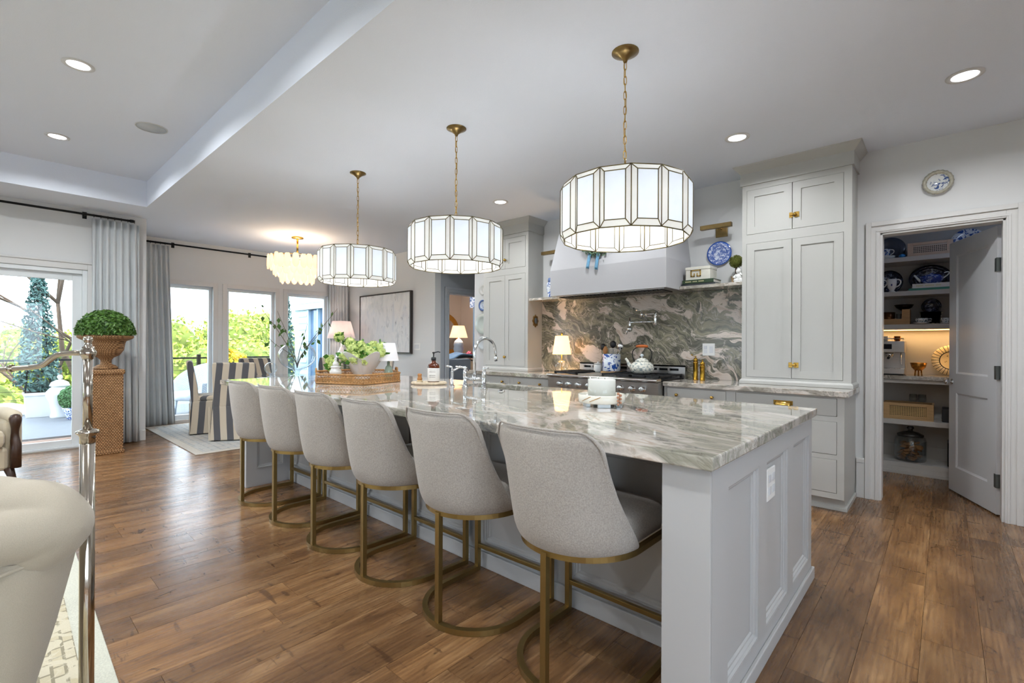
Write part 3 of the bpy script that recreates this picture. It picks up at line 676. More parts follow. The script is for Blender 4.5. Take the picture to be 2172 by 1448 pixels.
# ------------------------------------------------------------------ counter stools
def make_stool():
    t = thing('counter_stool', '', 'stool', (0, 0, 0), 0, 'oatmeal counter stools along the island')
    # seat cushion
    poly = [(.222 * sin(radians(a)), -.222 * cos(radians(a))) for a in range(-90, 91, 10)]
    poly += [(.222, .20), (.21, .235), (.18, .25), (0, .254), (-.18, .25), (-.21, .235), (-.222, .20)]
    def ring(sc, z_): return [(x * sc, y * sc + .002, z_) for x, y in poly]
    MB().loft([ring(.9, .520), ring(1.02, .526), ring(1.04, .56), ring(1.03, .60), ring(.98, .622), ring(.85, .634), ring(.4, .638)]).build('seat', stool_m, t, world=False)
    # wrapped back shell
    nu, nv = 25, 12
    def sp(u, v):
        s = -1 + 2 * u; th = radians(94 * s)
        bx, by = .245 * sin(th), -.250 * cos(th)
        tx = .232 * (abs(s) ** 1.0) * (1 if s > 0 else -1); ty = -.305 + .075 * abs(s) ** 2.6
        e = v ** .82
        flare = sin(pi * min(1, v)) * .010
        x = bx * (1 - e) + tx * e; y = by * (1 - e) + ty * e
        zt = .958 - .055 * max(0, (abs(s) - .74) / .26) ** 2.2
        zb = .512
        z = zb + (zt - zb) * v
        if v < .12: k = .93 + .07 * (v / .12) ** .5; x *= k; y *= k
        return (x, y - flare, z)
    g = MB(); g.loft([[sp(u / (nu - 1), v / (nv - 1)) for u in range(nu)] for v in range(nv)], closed=False, caps=False)
    bk = g.build('backrest', stool_m, t, world=False, solid=.040, sub=1, rec=False)
    edge = [sp(0, v / 10) for v in range(2, 11)] + [sp(u / 24, 1) for u in range(1, 24)] + [sp(1, v / 10) for v in range(10, 1, -1)]
    MB().tube([(p[0] * 1.0, p[1] - .019, p[2] + .004) for p in edge], .0045, 6).build('piping', stool_m, bk, world=False)
    # frame
    arc = [(.235 * sin(radians(a)), -.240 * cos(radians(a)), .506) for a in range(-90, 91, 6)]
    pts = [(-.235, .24, .506)] + arc + [(.235, .24, .506)]
    MB().tube(pts, .011, sq=True).build('seat_frame', stoolbr_m, t, world=False)
    arc = [(.25 * sin(radians(a)), -.25 * cos(radians(a)), .0135) for a in range(-90, 91, 6)]
    MB().tube([(-.25, .262, .0135)] + arc + [(.25, .262, .0135)], .0125, sq=True).build('base_runner', stoolbr_m, t, world=False)
    for (x, y) in ((-.25, .252), (.25, .252), (0, -.246)):
        MB().box(x - .0125, x + .0125, y - .0125, y + .0125, .02, .51).build('leg', stoolbr_m, t, world=False, bevel=.0015)
    MB().box(-.24, .24, .243, .262, .130, .150).build('footrest', stoolbr_m, t, world=False, bevel=.0015)
    for x in (-.25, .25): MB().lathe([(.001, 0), (.010, 0), (.010, .003), (.001, .003)], 10, (x, .2), 0).build('foot_glide', black_m, t, world=False)
    return t
stool = make_stool()
slab_l = ['nearest oatmeal upholstered counter stool beside the corner post, first of six', 'second oatmeal upholstered counter stool from the corner post', 'third oatmeal upholstered counter stool from the corner post',
          'fourth oatmeal upholstered counter stool from the corner post', 'fifth oatmeal upholstered counter stool, last but one', 'farthest oatmeal upholstered counter stool by the dining rug, last of six']
for k, x in enumerate((-1.062, -1.665, -2.278, -2.862, -3.45, -4.066)):
    o = stool if k == 0 else copy_tree(stool)
    o.location = (x, 1.60, 0); o.rotation_euler = (0, 0, radians((0, 1.5, -1, .5, 1.5, 1)[k])); o['label'] = slab_l[k]

# ------------------------------------------------------------------ pendants
pend_glass = shade_mat('capiz_white_glass', (220, 228, 236), .12, .27)
pend_bevel = shade_mat('capiz_cream_bevel', (222, 222, 217), .10, .25)
bulb_m = M('lit_bulb', (255, 244, 226), .4, var=0, emit=6, ecol=(255, 246, 232))
def make_pendant():
    t = thing('drum_pendant', '', 'pendant lamp', (0, 0, ZC), 0, 'glass drum pendants over the island')
    n = 14; Rv = .335; h0, h1 = 1.822 - ZC, 2.118 - ZC; hw = Rv * sin(pi / n); ap = Rv * cos(pi / n)
    ou = [(-hw, h0), (hw, h0), (hw, h1), (-hw, h1)]; q = .030; inn = [(-hw + q * .8, h0 + q), (hw - q * .8, h0 + q), (hw - q * .8, h1 - q), (-hw + q * .8, h1 - q)]
    V = [(ap, u, z_) for u, z_ in ou] + [(ap + .020, u, z_) for u, z_ in inn]
    F = [(4, 5, 6, 7)] + [(k, (k + 1) % 4, 4 + (k + 1) % 4, 4 + k) for k in range(4)]
    pan = None
    for k in range(n):
        a = 2 * pi * (k + .33) / n
        if pan is None:
            pan = MB().add(V, F).build('glass_panel', pend_glass, t, world=False); pan.data.materials.append(pend_bevel)
            for pf in pan.data.polygons:
                if len({tuple(round(c_, 5) for c_ in pan.data.vertices[vi].co)[0] for vi in pf.vertices}) > 1: pf.material_index = 1
            cm = MB()
            for i in range(4):
                cm.tube([V[i], V[(i + 1) % 4]], .0032, 6); cm.tube([V[4 + i], V[4 + (i + 1) % 4]], .0026, 6); cm.tube([V[i], V[4 + i]], .0026, 6)
            cmo = cm.build('brass_came', M('dark_came', (116, 104, 70), .35, .9), pan, world=False)
        else: pan = copy_tree(pan, t)
        pan.rotation_euler = (0, 0, a)
    MB().lathe([(.001, 0), (.073, 0), (.073, -.004), (.045, -.018), (.014, -.042), (.010, -.055), (.001, -.055)], 28).build('canopy', abrass_m, t, world=False)
    lk = MB(); pl = []
    for i in range(16):
        a = 2 * pi * i / 16; pl.append((.0075 * cos(a), 0, .0165 * sin(a) + (.008 if sin(a) > 0 else -.008)))
    lk.tube(pl, .0021, 6, cyc=True)
    z_ = -.075; k = 0; lo = None
    while z_ > h1 + .02:
        if lo is None: lo = lk.build('chain_link', brass_m, t, world=False)
        else: lo = copy_tree(lo, t)
        lo.location = (0, 0, z_); lo.rotation_euler = (0, 0, pi / 2 * (k % 2) + .4); z_ -= .0405; k += 1
    MB().tube([(.006 * cos(z * 21), .006 * sin(z * 21), z) for z in [-.05 - .03 * i for i in range(int((-h1 - .03) / .03))]], .0018, 6).build('cord', brass_m, t, world=False)
    MB().tube([(0, 0, h1 + .03), (0, 0, h1 - .10)], .007, 8).build('stem', abrass_m, t, world=False)
    for i in range(3):
        a = 2 * pi * i / 3 + .3
        MB().tube([(0, 0, h1 + .005), (Rv * .97 * cos(a), Rv * .97 * sin(a), h1 + .001)], .004, 6).build('arm', abrass_m, t, world=False)
    for i in range(3):
        a = 2 * pi * i / 3 + .9; c_ = (.10 * cos(a), .10 * sin(a))
        MB().tube([(0, 0, h1 - .08), (c_[0], c_[1], h1 - .08), (c_[0], c_[1], h1 - .11)], .006, 8).build('socket_arm', abrass_m, t, world=False)
        MB().ball((c_[0], c_[1], h1 - .15), (.026, .026, .038), 14, 10).build('bulb', bulb_m, t, world=False)
    d = bpy.data.lights.new('pendant_light', 'POINT'); d.energy = PEND_W; d.shadow_soft_size = .07; d.color = (.97, .985, 1)
    o = bpy.data.objects.new('pendant_light', d); C.objects.link(o); o.parent = t; o.location = (0, 0, h1 - .20)
    return t
pend = make_pendant()
pl_l = ['nearest and largest looking white glass drum pendant before the range hood', 'middle white glass drum pendant of the row over the island', 'farthest white glass drum pendant nearest the dining chandelier']
for k in range(3):
    o = pend if k == 0 else copy_tree(pend)
    o.location = (-1.300 - 1.391 * k, 2.345, ZC); o.rotation_euler = (0, 0, .0 + .14 * k); o['label'] = pl_l[k]

# ------------------------------------------------------------------ cabinets
def shaker(parent, name, x0, x1, z0, z1, y, st=.062, flat=False, g=.0025):
    x0 += g; x1 -= g; z0 += g; z1 -= g
    if flat: return MB().box(x0, x1, y, y + .02, z0, z1).build(name, cab_m, parent, bevel=.0015)
    f = MB(); f.box(x0, x0 + st, y, y + .02, z0, z1).box(x1 - st, x1, y, y + .02, z0, z1).box(x0 + st, x1 - st, y, y + .02, z0, z0 + st).box(x0 + st, x1 - st, y, y + .02, z1 - st, z1)
    o = f.build(name, cab_m, parent)
    MB().box(x0 + st, x1 - st, y + .009, y + .018, z0 + st, z1 - st).build('door_panel', cab_m, o)
    return o
def knob(parent, x, y, z, r=.015):
    m = MB().lathe([(.001, 0), (r * .75, 0), (r * .45, .006), (r * .45, .013), (r, .019), (r * 1.05, .026), (r * .7, .033), (.001, .035)], 16)
    m.xf(Matrix.Translation((x, y, z)) @ Matrix.Rotation(radians(90), 4, 'X')); return m.build('knob', brass_m, parent)
def latch(parent, x, y, z):
    m = MB().box(x - .034, x - .006, y - .006, y, z - .022, z + .022).box(x + .004, x + .040, y - .006, y, z - .022, z + .022).box(x - .03, x + .012, y - .014, y - .006, z - .006, z + .008)
    o = m.build('latch', brass_m, parent, bevel=.0015)
    mm = MB().lathe([(.001, 0), (.011, 0), (.006, .008), (.013, .018), (.008, .024), (.001, .025)], 14); mm.xf(Matrix.Translation((x + .010, y - .006, z)) @ Matrix.Rotation(radians(90), 4, 'X'))
    mm.build('knob', brass_m, o)
def tall_cabinet(x0, x1, d0, dm, d1, label, use_latch):
    yf = 4.58; t = thing('tall_cabinet', label, 'cabinet', ((x0 + x1) / 2, YW, .914))
    MB().box(x0, x1, yf + .02, YW, .914, 2.80).build('carcass', cab_m, t)
    m = MB(); hs = [(d0, d1, .975, 2.16), (d0, d1, 2.24, 2.635)]
    frame_cells(m, [x0, d0, d1, x1], [.914, .975, 2.16, 2.24, 2.635, 2.80], hs, lambda a, b, c_, d: m.box(a, b, yf, yf + .021, c_, d))
    m.build('face_frame', cab_m, t)
    for z0, z1, kz in ((.975, 2.16, 1.09), (2.24, 2.635, 2.357)):
        dl = shaker(t, 'door', d0, dm, z0, z1, yf - .002); dr_ = shaker(t, 'door', dm, d1, z0, z1, yf - .002)
        if use_latch: latch(dr_, dm + .012, yf - .002, kz)
        else: knob(dr_, dm + .012, yf - .002, kz, .018)
        MB().box(d0, d1, yf + .0205, yf + .0215, z0, z1).build('shadow_gap', dark_m, t)
    def ringr(o, z): return [(x0 - o, yf - o, z), (x1 + o, yf - o, z), (x1 + o, YW, z), (x0 - o, YW, z)]
    MB().loft([ringr(.014, 2.68), ringr(.014, 2.788)], smooth=False).build('frieze', cab_m, t)
    MB().loft([ringr(.014, 2.786), ringr(.020, 2.792), ringr(.062, 2.838), ringr(.068, 2.8495)], smooth=False).build('crown', cab_m, t)
    MB().loft([ringr(.016, .9145), ringr(.016, .942), ringr(.004, .956)], smooth=False).build('base_moulding', cab_m, t, bevel=.003)
    return t
tall_cabinet(-1.358, -.546, -1.321, -.961, -.600, 'tall pale grey cabinet standing on the counter beside the pantry door', True)
tall_cabinet(-4.676, -3.883, -4.632, -4.28, -3.928, 'tall pale grey cabinet standing on the counter beside the hall opening', False)
def base_cabinet(x0, x1, cols, label):
    yf = 4.29; t = thing('base_cabinet', label, 'cabinet', ((x0 + x1) / 2, YW, 0))
    MB().box(x0, x1, yf + .02, YW, .103, .872).build('carcass', cab_m, t)
    us = sorted({x0, x1, *[c_[0] for c_ in cols], *[c_[1] for c_ in cols]}); vz = sorted({.103, .872, *[z for c_ in cols for r in c_[2] for z in r[:2]]})
    hs = [(c_[0], c_[1], r[0], r[1]) for c_ in cols for r in c_[2]]; m = MB()
    frame_cells(m, us, vz, hs, lambda a, b, c_, d: m.box(a, b, yf, yf + .021, c_, d)); m.build('face_frame', cab_m, t)
    for a, b, rows in cols:
        for z0, z1, ty in rows:
            if ty == 'D':
                mid = (a + b) / 2
                for q0, q1, kx in ((a, mid, mid - .03), (mid, b, mid + .03)): knob(shaker(t, 'door', q0, q1, z0, z1, yf - .001), kx, yf - .001, z1 - .08)
            else:
                o = shaker(t, 'drawer', a, b, z0, z1, yf - .001, flat=True)
                if ty == 'K':
                    for kx in (a + .10, b - .115): knob(o, kx, yf - .001, (z0 + z1) / 2, .014)
                elif ty == 'C':
                    cx = (a + b) / 2; z_ = (z0 + z1) / 2; cp = MB()
                    cp.box(cx - .068, cx + .068, yf - .004, yf - .001, z_ - .008, z_ + .026)
                    rings = []
                    for i in range(9):
                        th = pi * i / 8 / 2; rings.append([(cx - .058 + .116 * k / 8, yf - .004 - .026 * sin(th) * sin(pi * (k + .3) / 8.6) ** .4, z_ + .020 - .036 * (1 - cos(th))) for k in range(9)])
                    cp.loft(rings, closed=False, caps=False); cp.build('cup_pull', brass_m, o, solid=.002)
            MB().box(a, b, yf + .0205, yf + .0215, z0, z1).build('shadow_gap', dark_m, t)
    MB().box(x0 + .0, x1 - .004, yf + .075, YW, 0, .103).build('toe_kick', cab_m, t)
    MB().box(x0, x1 + .012, yf + .063, yf + .075, 0, .03).box(x1 - .004, x1 + .012, yf + .075, YW, 0, .035).build('shoe_moulding', cab_m, t, bevel=.003)
    return t
base_cabinet(-1.955, -.552, [(-1.93, -1.396, [(.735, .858, 'K'), (.146, .70, 'D')]), (-1.319, -.598, [(.721, .857, 'C'), (.433, .682, ''), (.146, .398, '')])], 'pale grey base cabinet with brass pulls right of the range')
base_cabinet(-4.68, -3.265, [(-4.62, -3.92, [(.735, .858, 'K'), (.146, .70, 'D')]), (-3.856, -3.327, [(.735, .858, 'K'), (.146, .70, 'D')])], 'pale grey base cabinet with brass knobs left of the range')
tag(MB().box(-1.957, -.525, 4.258, YW, .872, .914).build('back_countertop', stone_ct, bevel=.004), 'veined stone counter right of the range', 'countertop')
tag(MB().box(-4.705, -3.258, 4.258, YW, .872, .914).build('back_countertop', stone_ct, bevel=.004), 'veined stone counter left of the range', 'countertop')
tag(MB().box(-3.883, -1.358, YW - .022, YW - .001, .9145, 1.80).build('stone_backsplash', stone_bs, bevel=.001), 'swirling green grey stone backsplash with white veins behind the range', 'backsplash')
tag(MB().box(-1.943, -1.358, 4.60, YW, 1.802, 1.832).build('stone_shelf', stone_ct, bevel=.003), 'stone ledge shelf right of the hood holding the white box', 'shelf')
tag(MB().box(-3.883, -3.318, 4.60, YW, 1.802, 1.832).build('stone_shelf', stone_ct, bevel=.003), 'stone ledge shelf left of the hood holding a blue jar', 'shelf')

# ------------------------------------------------------------------ range hood
plaster = M('hood_plaster', (176, 176, 179), .8, var=.02, bump=.12, bs=30)
hd = thing('range_hood', 'white plaster range hood flaring over the range', 'range hood', (-2.63, YW, 1.80))
def hr(x0, x1, y0, z): return [(x0, y0, z), (x1, y0, z), (x1, YW, z), (x0, YW, z)]
MB().loft([hr(-3.316, -1.945, 4.30, 1.80), hr(-3.316, -1.945, 4.30, 2.085)], smooth=False).build('hood_skirt', plaster, hd)
MB().loft([hr(-3.316, -1.945, 4.30, 2.085), hr(-3.225, -2.035, 4.47, ZC)], smooth=False).build('hood_cone', plaster, hd)
hi = MB().box(-3.28, -1.98, 4.335, 4.86, 1.792, 1.7995).build('hood_insert', steel_m, hd)
for k in range(26): MB().box(-3.24 + k * .0475, -3.21 + k * .0475, 4.37, 4.62, 1.781, 1.792).build('baffle', M('baffle_dark', (60, 58, 56), .35, .8), hi)

# ------------------------------------------------------------------ range
RX0, RX1 = -3.25, -1.965
rg_ = thing('gas_range', 'wide stainless steel gas range with black grates', 'range', ((RX0 + RX1) / 2, YW, 0))
MB().box(RX0, RX1, 4.235, 4.86, .10, .905).build('body', steel_m, rg_)
MB().box(RX0 + .03, RX1 - .03, 4.30, 4.85, 0, .10).build('kick', black_m, rg_)
cp = MB().prismX([(4.235, .775), (4.195, .78), (4.175, .90), (4.235, .905)], RX0, RX1).build('control_panel', steel_m, rg_)
MB().prismX([(4.25, .905), (4.165, .905), (4.150, .915), (4.150, .928), (4.165, .938), (4.25, .938)], RX0, RX1).build('bullnose', M('bright_steel', (190, 188, 186), .2, 1, var=.03), rg_, bevel=.004)
for x in (-3.088, -2.975, -2.85, -2.72, -2.60, -2.48, -2.356, -2.231, -2.122):
    m = MB().lathe([(.001, 0), (.036, 0), (.036, .006), (.029, .010), (.026, .036), (.020, .040), (.001, .040)], 20); m.xf(Matrix.Translation((x, 4.188, .833)) @ Matrix.Rotation(radians(90), 4, 'X')); o = m.build('control_knob', chrome_m, rg_)
    MB().box(x - .004, x + .004, 4.142, 4.152, .815, .851).build('grip', chrome_m, o)
MB().box(RX0 + .01, RX1 - .01, 4.25, 4.79, .905, .922).build('cooktop', M('cooktop_black', (20, 20, 24), .25, .3), rg_)
for x0, x1 in ((RX0 + .02, -2.93), (-2.62, -2.30), (-2.295, RX1 - .02)):
    g = MB()
    for x in (x0 + .008, (x0 + x1) / 2, x1 - .008): g.box(x - .007, x + .007, 4.27, 4.78, .945, .962)
    for y in (4.277, 4.40, 4.525, 4.65, 4.773): g.box(x0, x1, y - .007, y + .007, .942, .960)
    for x in (x0 + .01, x1 - .01):
        for y in (4.28, 4.77): g.box(x - .01, x + .01, y - .01, y + .01, .921, .945)
    o = g.build('grate', iron_m, rg_)
    for y in (4.40, 4.65): MB().lathe([(.001, .922), (.055, .922), (.055, .930), (.034, .934), (.034, .942), (.001, .943)], 20, ((x0 + x1) / 2, y)).build('burner', iron_m, o)
MB().box(-2.915, -2.64, 4.27, 4.77, .922, .945).box(-2.90, -2.65, 4.29, 4.33, .945, .9455).build('griddle', M('griddle_steel', (176, 170, 160), .35, .9), rg_, bevel=.004)
bg = MB(); us = [RX0, RX1]; slots = []
for k in range(10): slots += [(RX0 + .06 + k * .118, RX0 + .06 + k * .118 + .095, .988, 1.012)]
us = sorted({RX0, RX1, *[s_[0] for s_ in slots], *[s_[1] for s_ in slots]})
frame_cells(bg, us, [.905, .988, 1.012, 1.045], slots, lambda a, b, c_, d: bg.box(a, b, 4.80, 4.82, c_, d)); bg.box(RX0, RX1, 4.82, 4.86, .905, .985).box(RX0, RX1, 4.80, 4.86, 1.030, 1.045)
bgo = bg.build('backguard', steel_m, rg_); MB().box(RX0, RX1, 4.835, 4.84, .98, 1.03).build('vent_shadow', black_m, bgo)
for x0, x1 in ((RX0 + .02, -2.80), (-2.78, RX1 - .02)):
    o = MB().box(x0, x1, 4.20, 4.235, .16, .755).build('oven_door', steel_m, rg_, bevel=.004)
    MB().box(x0 + .10, x1 - .10, 4.196, 4.20, .32, .58).build('oven_window', M('oven_glass', (18, 18, 20), .08), o)
    MB().tube([(x0 + .05, 4.15, .70), (x1 - .05, 4.15, .70)], .013, 10).build('handle', chrome_m, o)
# ------------------------------------------------------------------ recessed lights, ceiling speaker
lens_m = M('lit_lens', (255, 252, 246), .5, var=0, emit=2.2, ecol=(252, 250, 255))
def downlight(x, y, z, label, watts=None, r=.062):
    t = thing('recessed_light', label, 'ceiling light', (x, y, z), 0, 'recessed ceiling lights')
    MB().lathe([(r, 0), (r * 1.42, 0), (r * 1.42, -.004), (r * 1.1, -.007), (r, -.003)], 32, (x, y), z).build('trim_ring', trim_m, t)
    MB().lathe([(.001, -.001), (r, -.001), (r, -.004), (.001, -.004)], 32, (x, y), z).build('lens', lens_m, t)
    d = bpy.data.lights.new('downlight', 'AREA'); d.shape = 'DISK'; d.size = r * 2; d.energy = DOWN_W if watts is None else watts; d.color = (.96, .985, 1); d.spread = radians(160)
    o = bpy.data.objects.new('downlight', d); C.objects.link(o); o.parent = t; o.location = (0, 0, -.012)
downlight(.081, 3.878, ZC, 'recessed ceiling light near the pantry door, rightmost')
downlight(-1.19, 3.878, ZC, 'recessed ceiling light before the right tall cabinet')
downlight(-2.445, 3.878, ZC, 'recessed ceiling light before the hood, hidden behind the nearest pendant', 7)
downlight(-4.955, 3.878, ZC, 'recessed ceiling light before the hall, hidden behind the middle pendant')
downlight(-3.70, 3.878, ZC, 'recessed ceiling light before the left tall cabinet')
downlight(-4.40, .425, ZT, 'recessed light in the raised tray ceiling, larger and nearer of the pair', 18)
downlight(-6.07, .445, ZT, 'recessed light in the raised tray ceiling near the curtain rod', 18)
downlight(1.35, 3.878, ZC, 'added recessed fill light out of view at the right of the kitchen row', 6)  # unseen extra downlight, added for fill at the right
downlight(-2.7, .425, ZT, 'added fill downlight in the tray ceiling above the living rug, out of frame', 11)  # unseen, added for fill on the living side
downlight(-.9, .425, ZT, 'added fill downlight in the tray ceiling above the camera side, out of frame', 11)  # unseen, added as fill near the camera
downlight(.9, .6, ZT, 'added fill downlight in the tray ceiling at the right end, out of frame', 11)  # unseen, added as fill at the right end
for k, x in enumerate((-5.2, -3.4, -1.6, .4)): downlight(x, -1.7, ZT, 'added unseen fill downlight in the rear row of the tray ceiling, number %s from the sliding door' % ('one', 'two', 'three', 'four')[k], 15)  # unseen rear row, added to fill from behind the camera
t = thing('ceiling_speaker', 'round flush white speaker grille in the raised tray ceiling', 'speaker', (-5.2, .985, ZT))
MB().lathe([(.11, 0), (.118, 0), (.118, -.004), (.11, -.006)], 36, (-5.2, .985), ZT).build('rim', trim_m, t)
MB().lathe([(.001, -.001), (.11, -.001), (.11, -.004), (.001, -.004)], 36, (-5.2, .985), ZT).build('grille', M('speaker_grille', (196, 200, 202), .7), t)

# ------------------------------------------------------------------ on the island
ZI = .914
def ring_y(m, x, y, z): return m.xf(Matrix.Translation((x, y, z)))
# bridge faucet (spout towards the sink, +Y)
t = thing('bridge_faucet', 'polished chrome gooseneck bridge faucet with two lever handles beside the sink', 'faucet', (-2.67, 2.52, ZI))
fx, fy = -2.67, 2.52
for s_, nm in ((-1, 'handle'), (1, 'handle')):
    px = fx + s_ * .105
    p = MB().lathe([(.001, 0), (.026, 0), (.026, .008), (.018, .016), (.020, .028), (.015, .036), (.0165, .11), (.019, .115), (.0165, .12), (.014, .14), (.001, .146)], 18, (px, fy), ZI).build('valve_post', chrome_m, t)
    MB().lathe([(.001, .14), (.011, .14), (.013, .155), (.009, .165), (.001, .168)], 14, (px, fy), ZI).build('valve_cap', chrome_m, p)
    MB().tube([(px, fy, ZI + .157), (px + (.075 if s_ > 0 else -.07), fy - .035, ZI + .163)], [.009, .007], 10).build('lever', chrome_m, p)
MB().tube([(fx - .105, fy, ZI + .075), (fx + .105, fy, ZI + .075)], .011, 12).build('bridge', chrome_m, t)
pts = [(fx, fy, ZI + .075), (fx, fy, ZI + .27)] + [(fx, fy + .115 - .115 * cos(radians(a)), ZI + .27 + .115 * sin(radians(a))) for a in range(12, 181, 12)] + [(fx, fy + .232, ZI + .235)]
MB().tube(pts, .0115, 12).build('spout', chrome_m, t)
MB().lathe([(.018, 0), (.018, .04), (.015, .045), (.012, .05)], 16, (fx, fy), ZI + .07).build('spout_collar', chrome_m, t)
MB().tube([(fx, fy + .232, ZI + .243), (fx, fy + .236, ZI + .205)], [.0125, .014], 14).build('aerator', chrome_m, t)
t = thing('side_tap', 'slim chrome filtered water tap left of the bridge faucet', 'faucet', (-2.93, 2.52, ZI))
MB().lathe([(.001, 0), (.023, 0), (.023, .006), (.014, .014), (.013, .12), (.001, .125)], 16, (-2.93, 2.52), ZI).build('post', chrome_m, t)
MB().tube([(-2.93, 2.52, ZI + .12), (-2.93, 2.52, ZI + .155), (-2.98, 2.50, ZI + .165)], .008, 10).build('lever', chrome_m, t)
MB().tube([(-2.93, 2.52, ZI + .125), (-2.92, 2.60, ZI + .15), (-2.92, 2.67, ZI + .145), (-2.92, 2.69, ZI + .12)], .0075, 10).build('spout', chrome_m, t)
t = thing('air_switch', 'round chrome push button set in the island top beside the sink', 'button', (-2.36, 2.49, ZI))
MB().lathe([(.001, 0), (.026, 0), (.026, .005), (.016, .008), (.001, .0085)], 20, (-2.36, 2.49), ZI).build('bezel', chrome_m, t)
MB().lathe([(.001, .0086), (.014, .0086), (.012, .013), (.001, .014)], 18, (-2.36, 2.49), ZI).build('cap', black_m, t)
# soap tray, bottle, brush
sx, sy = -3.20, 2.50
t = tag(MB().lathe([(.001, .0), (.85, .0), (1.0, .35), (.98, .8), (.94, 1.0), (.86, .75), (.001, .72)], 30, (0, 0), 0).xf(Matrix.Translation((sx, sy, ZI)) @ Matrix.Rotation(radians(40), 4, 'Z') @ Matrix.Diagonal((.152, .095, .026, 1))).build('stone_tray', M('travertine', (206, 190, 164), .7, var=.18, vs_=50, bump=.3, bs=90)), 'oval rough stone tray under the amber soap bottle', 'tray')
bz = ZI + .019; bx, by = -3.185, 2.535
t = thing('soap_bottle', 'amber pump soap bottle with white label on the stone tray', 'bottle', (bx, by, bz))
amber = M('amber_glass', (86, 38, 16), .06, var=.1, coat=.5)
MB().lathe([(.001, 0), (.048, 0), (.050, .006), (.050, .130), (.044, .150), (.022, .165), (.018, .172), (.018, .185), (.001, .185)], 28, (bx, by), bz).build('bottle', amber, t)
lab = MB().lathe([(.0503, .010), (.0508, .011), (.0508, .118), (.0503, .119)], 40, (bx, by), bz).build('label', M('paper_label', (228, 226, 222), .6, var=.01), t)
pm_ = MB().lathe([(.001, .183), (.021, .183), (.021, .207), (.008, .212), (.006, .214), (.006, .240), (.012, .243), (.012, .252), (.001, .254)], 18, (bx, by), bz); pm_.tube([(bx, by, bz + .247), (bx + .03, by + .025, bz + .256), (bx + .042, by + .035, bz + .250)], .005, 8)
pm_.build('pump', M('black_pump', (26, 28, 34), .3), t)
# label print: rows of small dark letter strokes facing the camera
ink = M('label_ink', (120, 116, 112), .7)
pr = MB(); rnd = random.Random(4)
for row, (zz, n_, h_) in enumerate(((.105, 9, .004), (.088, 5, .012), (.058, 8, .008), (.044, 8, .007))):
    for k in range(n_):
        a = radians(-28 - 62 + 62 * (k + .5) / n_ + 6); r_ = .0512
        for q in (0, 1):
            aa = a + q * .035 / max(1, n_ / 6)
            pr.box(bx + r_ * cos(aa) - .0008, bx + r_ * cos(aa) + .0008, by + r_ * sin(aa) - .0008, by + r_ * sin(aa) + .0008, bz + zz - h_ * rnd.uniform(.3, .5), bz + zz + h_ * .5)
pr.build('label_print', ink, lab)
t = thing('dish_brush', 'small wooden brush head beside the amber soap bottle', 'brush', (-3.255, 2.445, bz))
MB().lathe([(.001, .018), (.020, .018), (.022, .03), (.017, .04), (.016, .055), (.019, .063), (.014, .072), (.001, .074)], 18, (-3.255, 2.445), bz).build('wood_grip', M('brush_wood', (170, 116, 62), .5), t)
MB().lathe([(.001, 0), (.025, 0), (.022, .018), (.001, .018)], 18, (-3.255, 2.445), bz).build('bristles', M('bristle', (206, 186, 150), .9, bump=.5, bs=200), t)
# candle on a beaded stand
cx, cy = -1.405, 2.29
t = thing('candle_stand', 'round white stone tray with wooden bead garland on clear feet', 'tray', (cx, cy, ZI))
acr = M('acrylic', (196, 204, 208), .08, var=.02, coat=.5); onyx = M('onyx', (228, 226, 214), .12, var=.07, vs_=7)
for a in (-130, -50, 40, 130): MB().box(-.035, .035, -.012, .012, 0, .022).xf(Matrix.Translation((cx + .085 * cos(radians(a)), cy + .085 * sin(radians(a)), ZI)) @ Matrix.Rotation(radians(a + 90), 4, 'Z')).build('foot', acr, t, bevel=.003)
MB().lathe([(.001, .022), (.120, .022), (.127, .028), (.128, .066), (.124, .068), (.120, .064), (.118, .036), (.001, .036)], 40, (cx, cy), ZI).build('stand_ring', onyx, t)
vn = MB()
for a0 in (-112, -88): vn.tube([(cx + .1286 * cos(radians(a0 + 9 * i)), cy + .1286 * sin(radians(a0 + 9 * i)), ZI + .034 + .009 * i) for i in range(4)], .0016, 5)
vn.build('gold_vein', M('gold_vein', (186, 142, 70), .4), t)
bd = M('wood_bead', (180, 132, 104), .5)
for k in range(7): MB().ball((cx + .133 * cos(radians(-18 + (k % 2) * 7)), cy + .133 * sin(radians(-18 + (k % 2) * 7)), ZI + .022 + .0095 * k), .0078, 10, 7).build('bead', bd, t)
t = thing('jar_candle', 'white candle in a clear glass jar on the round stone tray', 'candle', (cx, cy, ZI + .036))
MB().lathe([(.001, 0), (.076, 0), (.078, .004), (.078, .135), (.0755, .135), (.0755, .010), (.001, .010)], 36, (cx, cy), ZI + .036).build('jar', jar_m, t)
MB().lathe([(.001, .0105), (.0745, .0105), (.0745, .110), (.07, .113), (.001, .113)], 36, (cx, cy), ZI + .036).build('wax', M('candle_wax', (250, 248, 240), .45, var=.01), t)
for k in (-1, 1): MB().tube([(cx + k * .02, cy, ZI + .145), (cx + k * .02, cy, ZI + .158)], .0015, 5).build('wick', black_m, t)
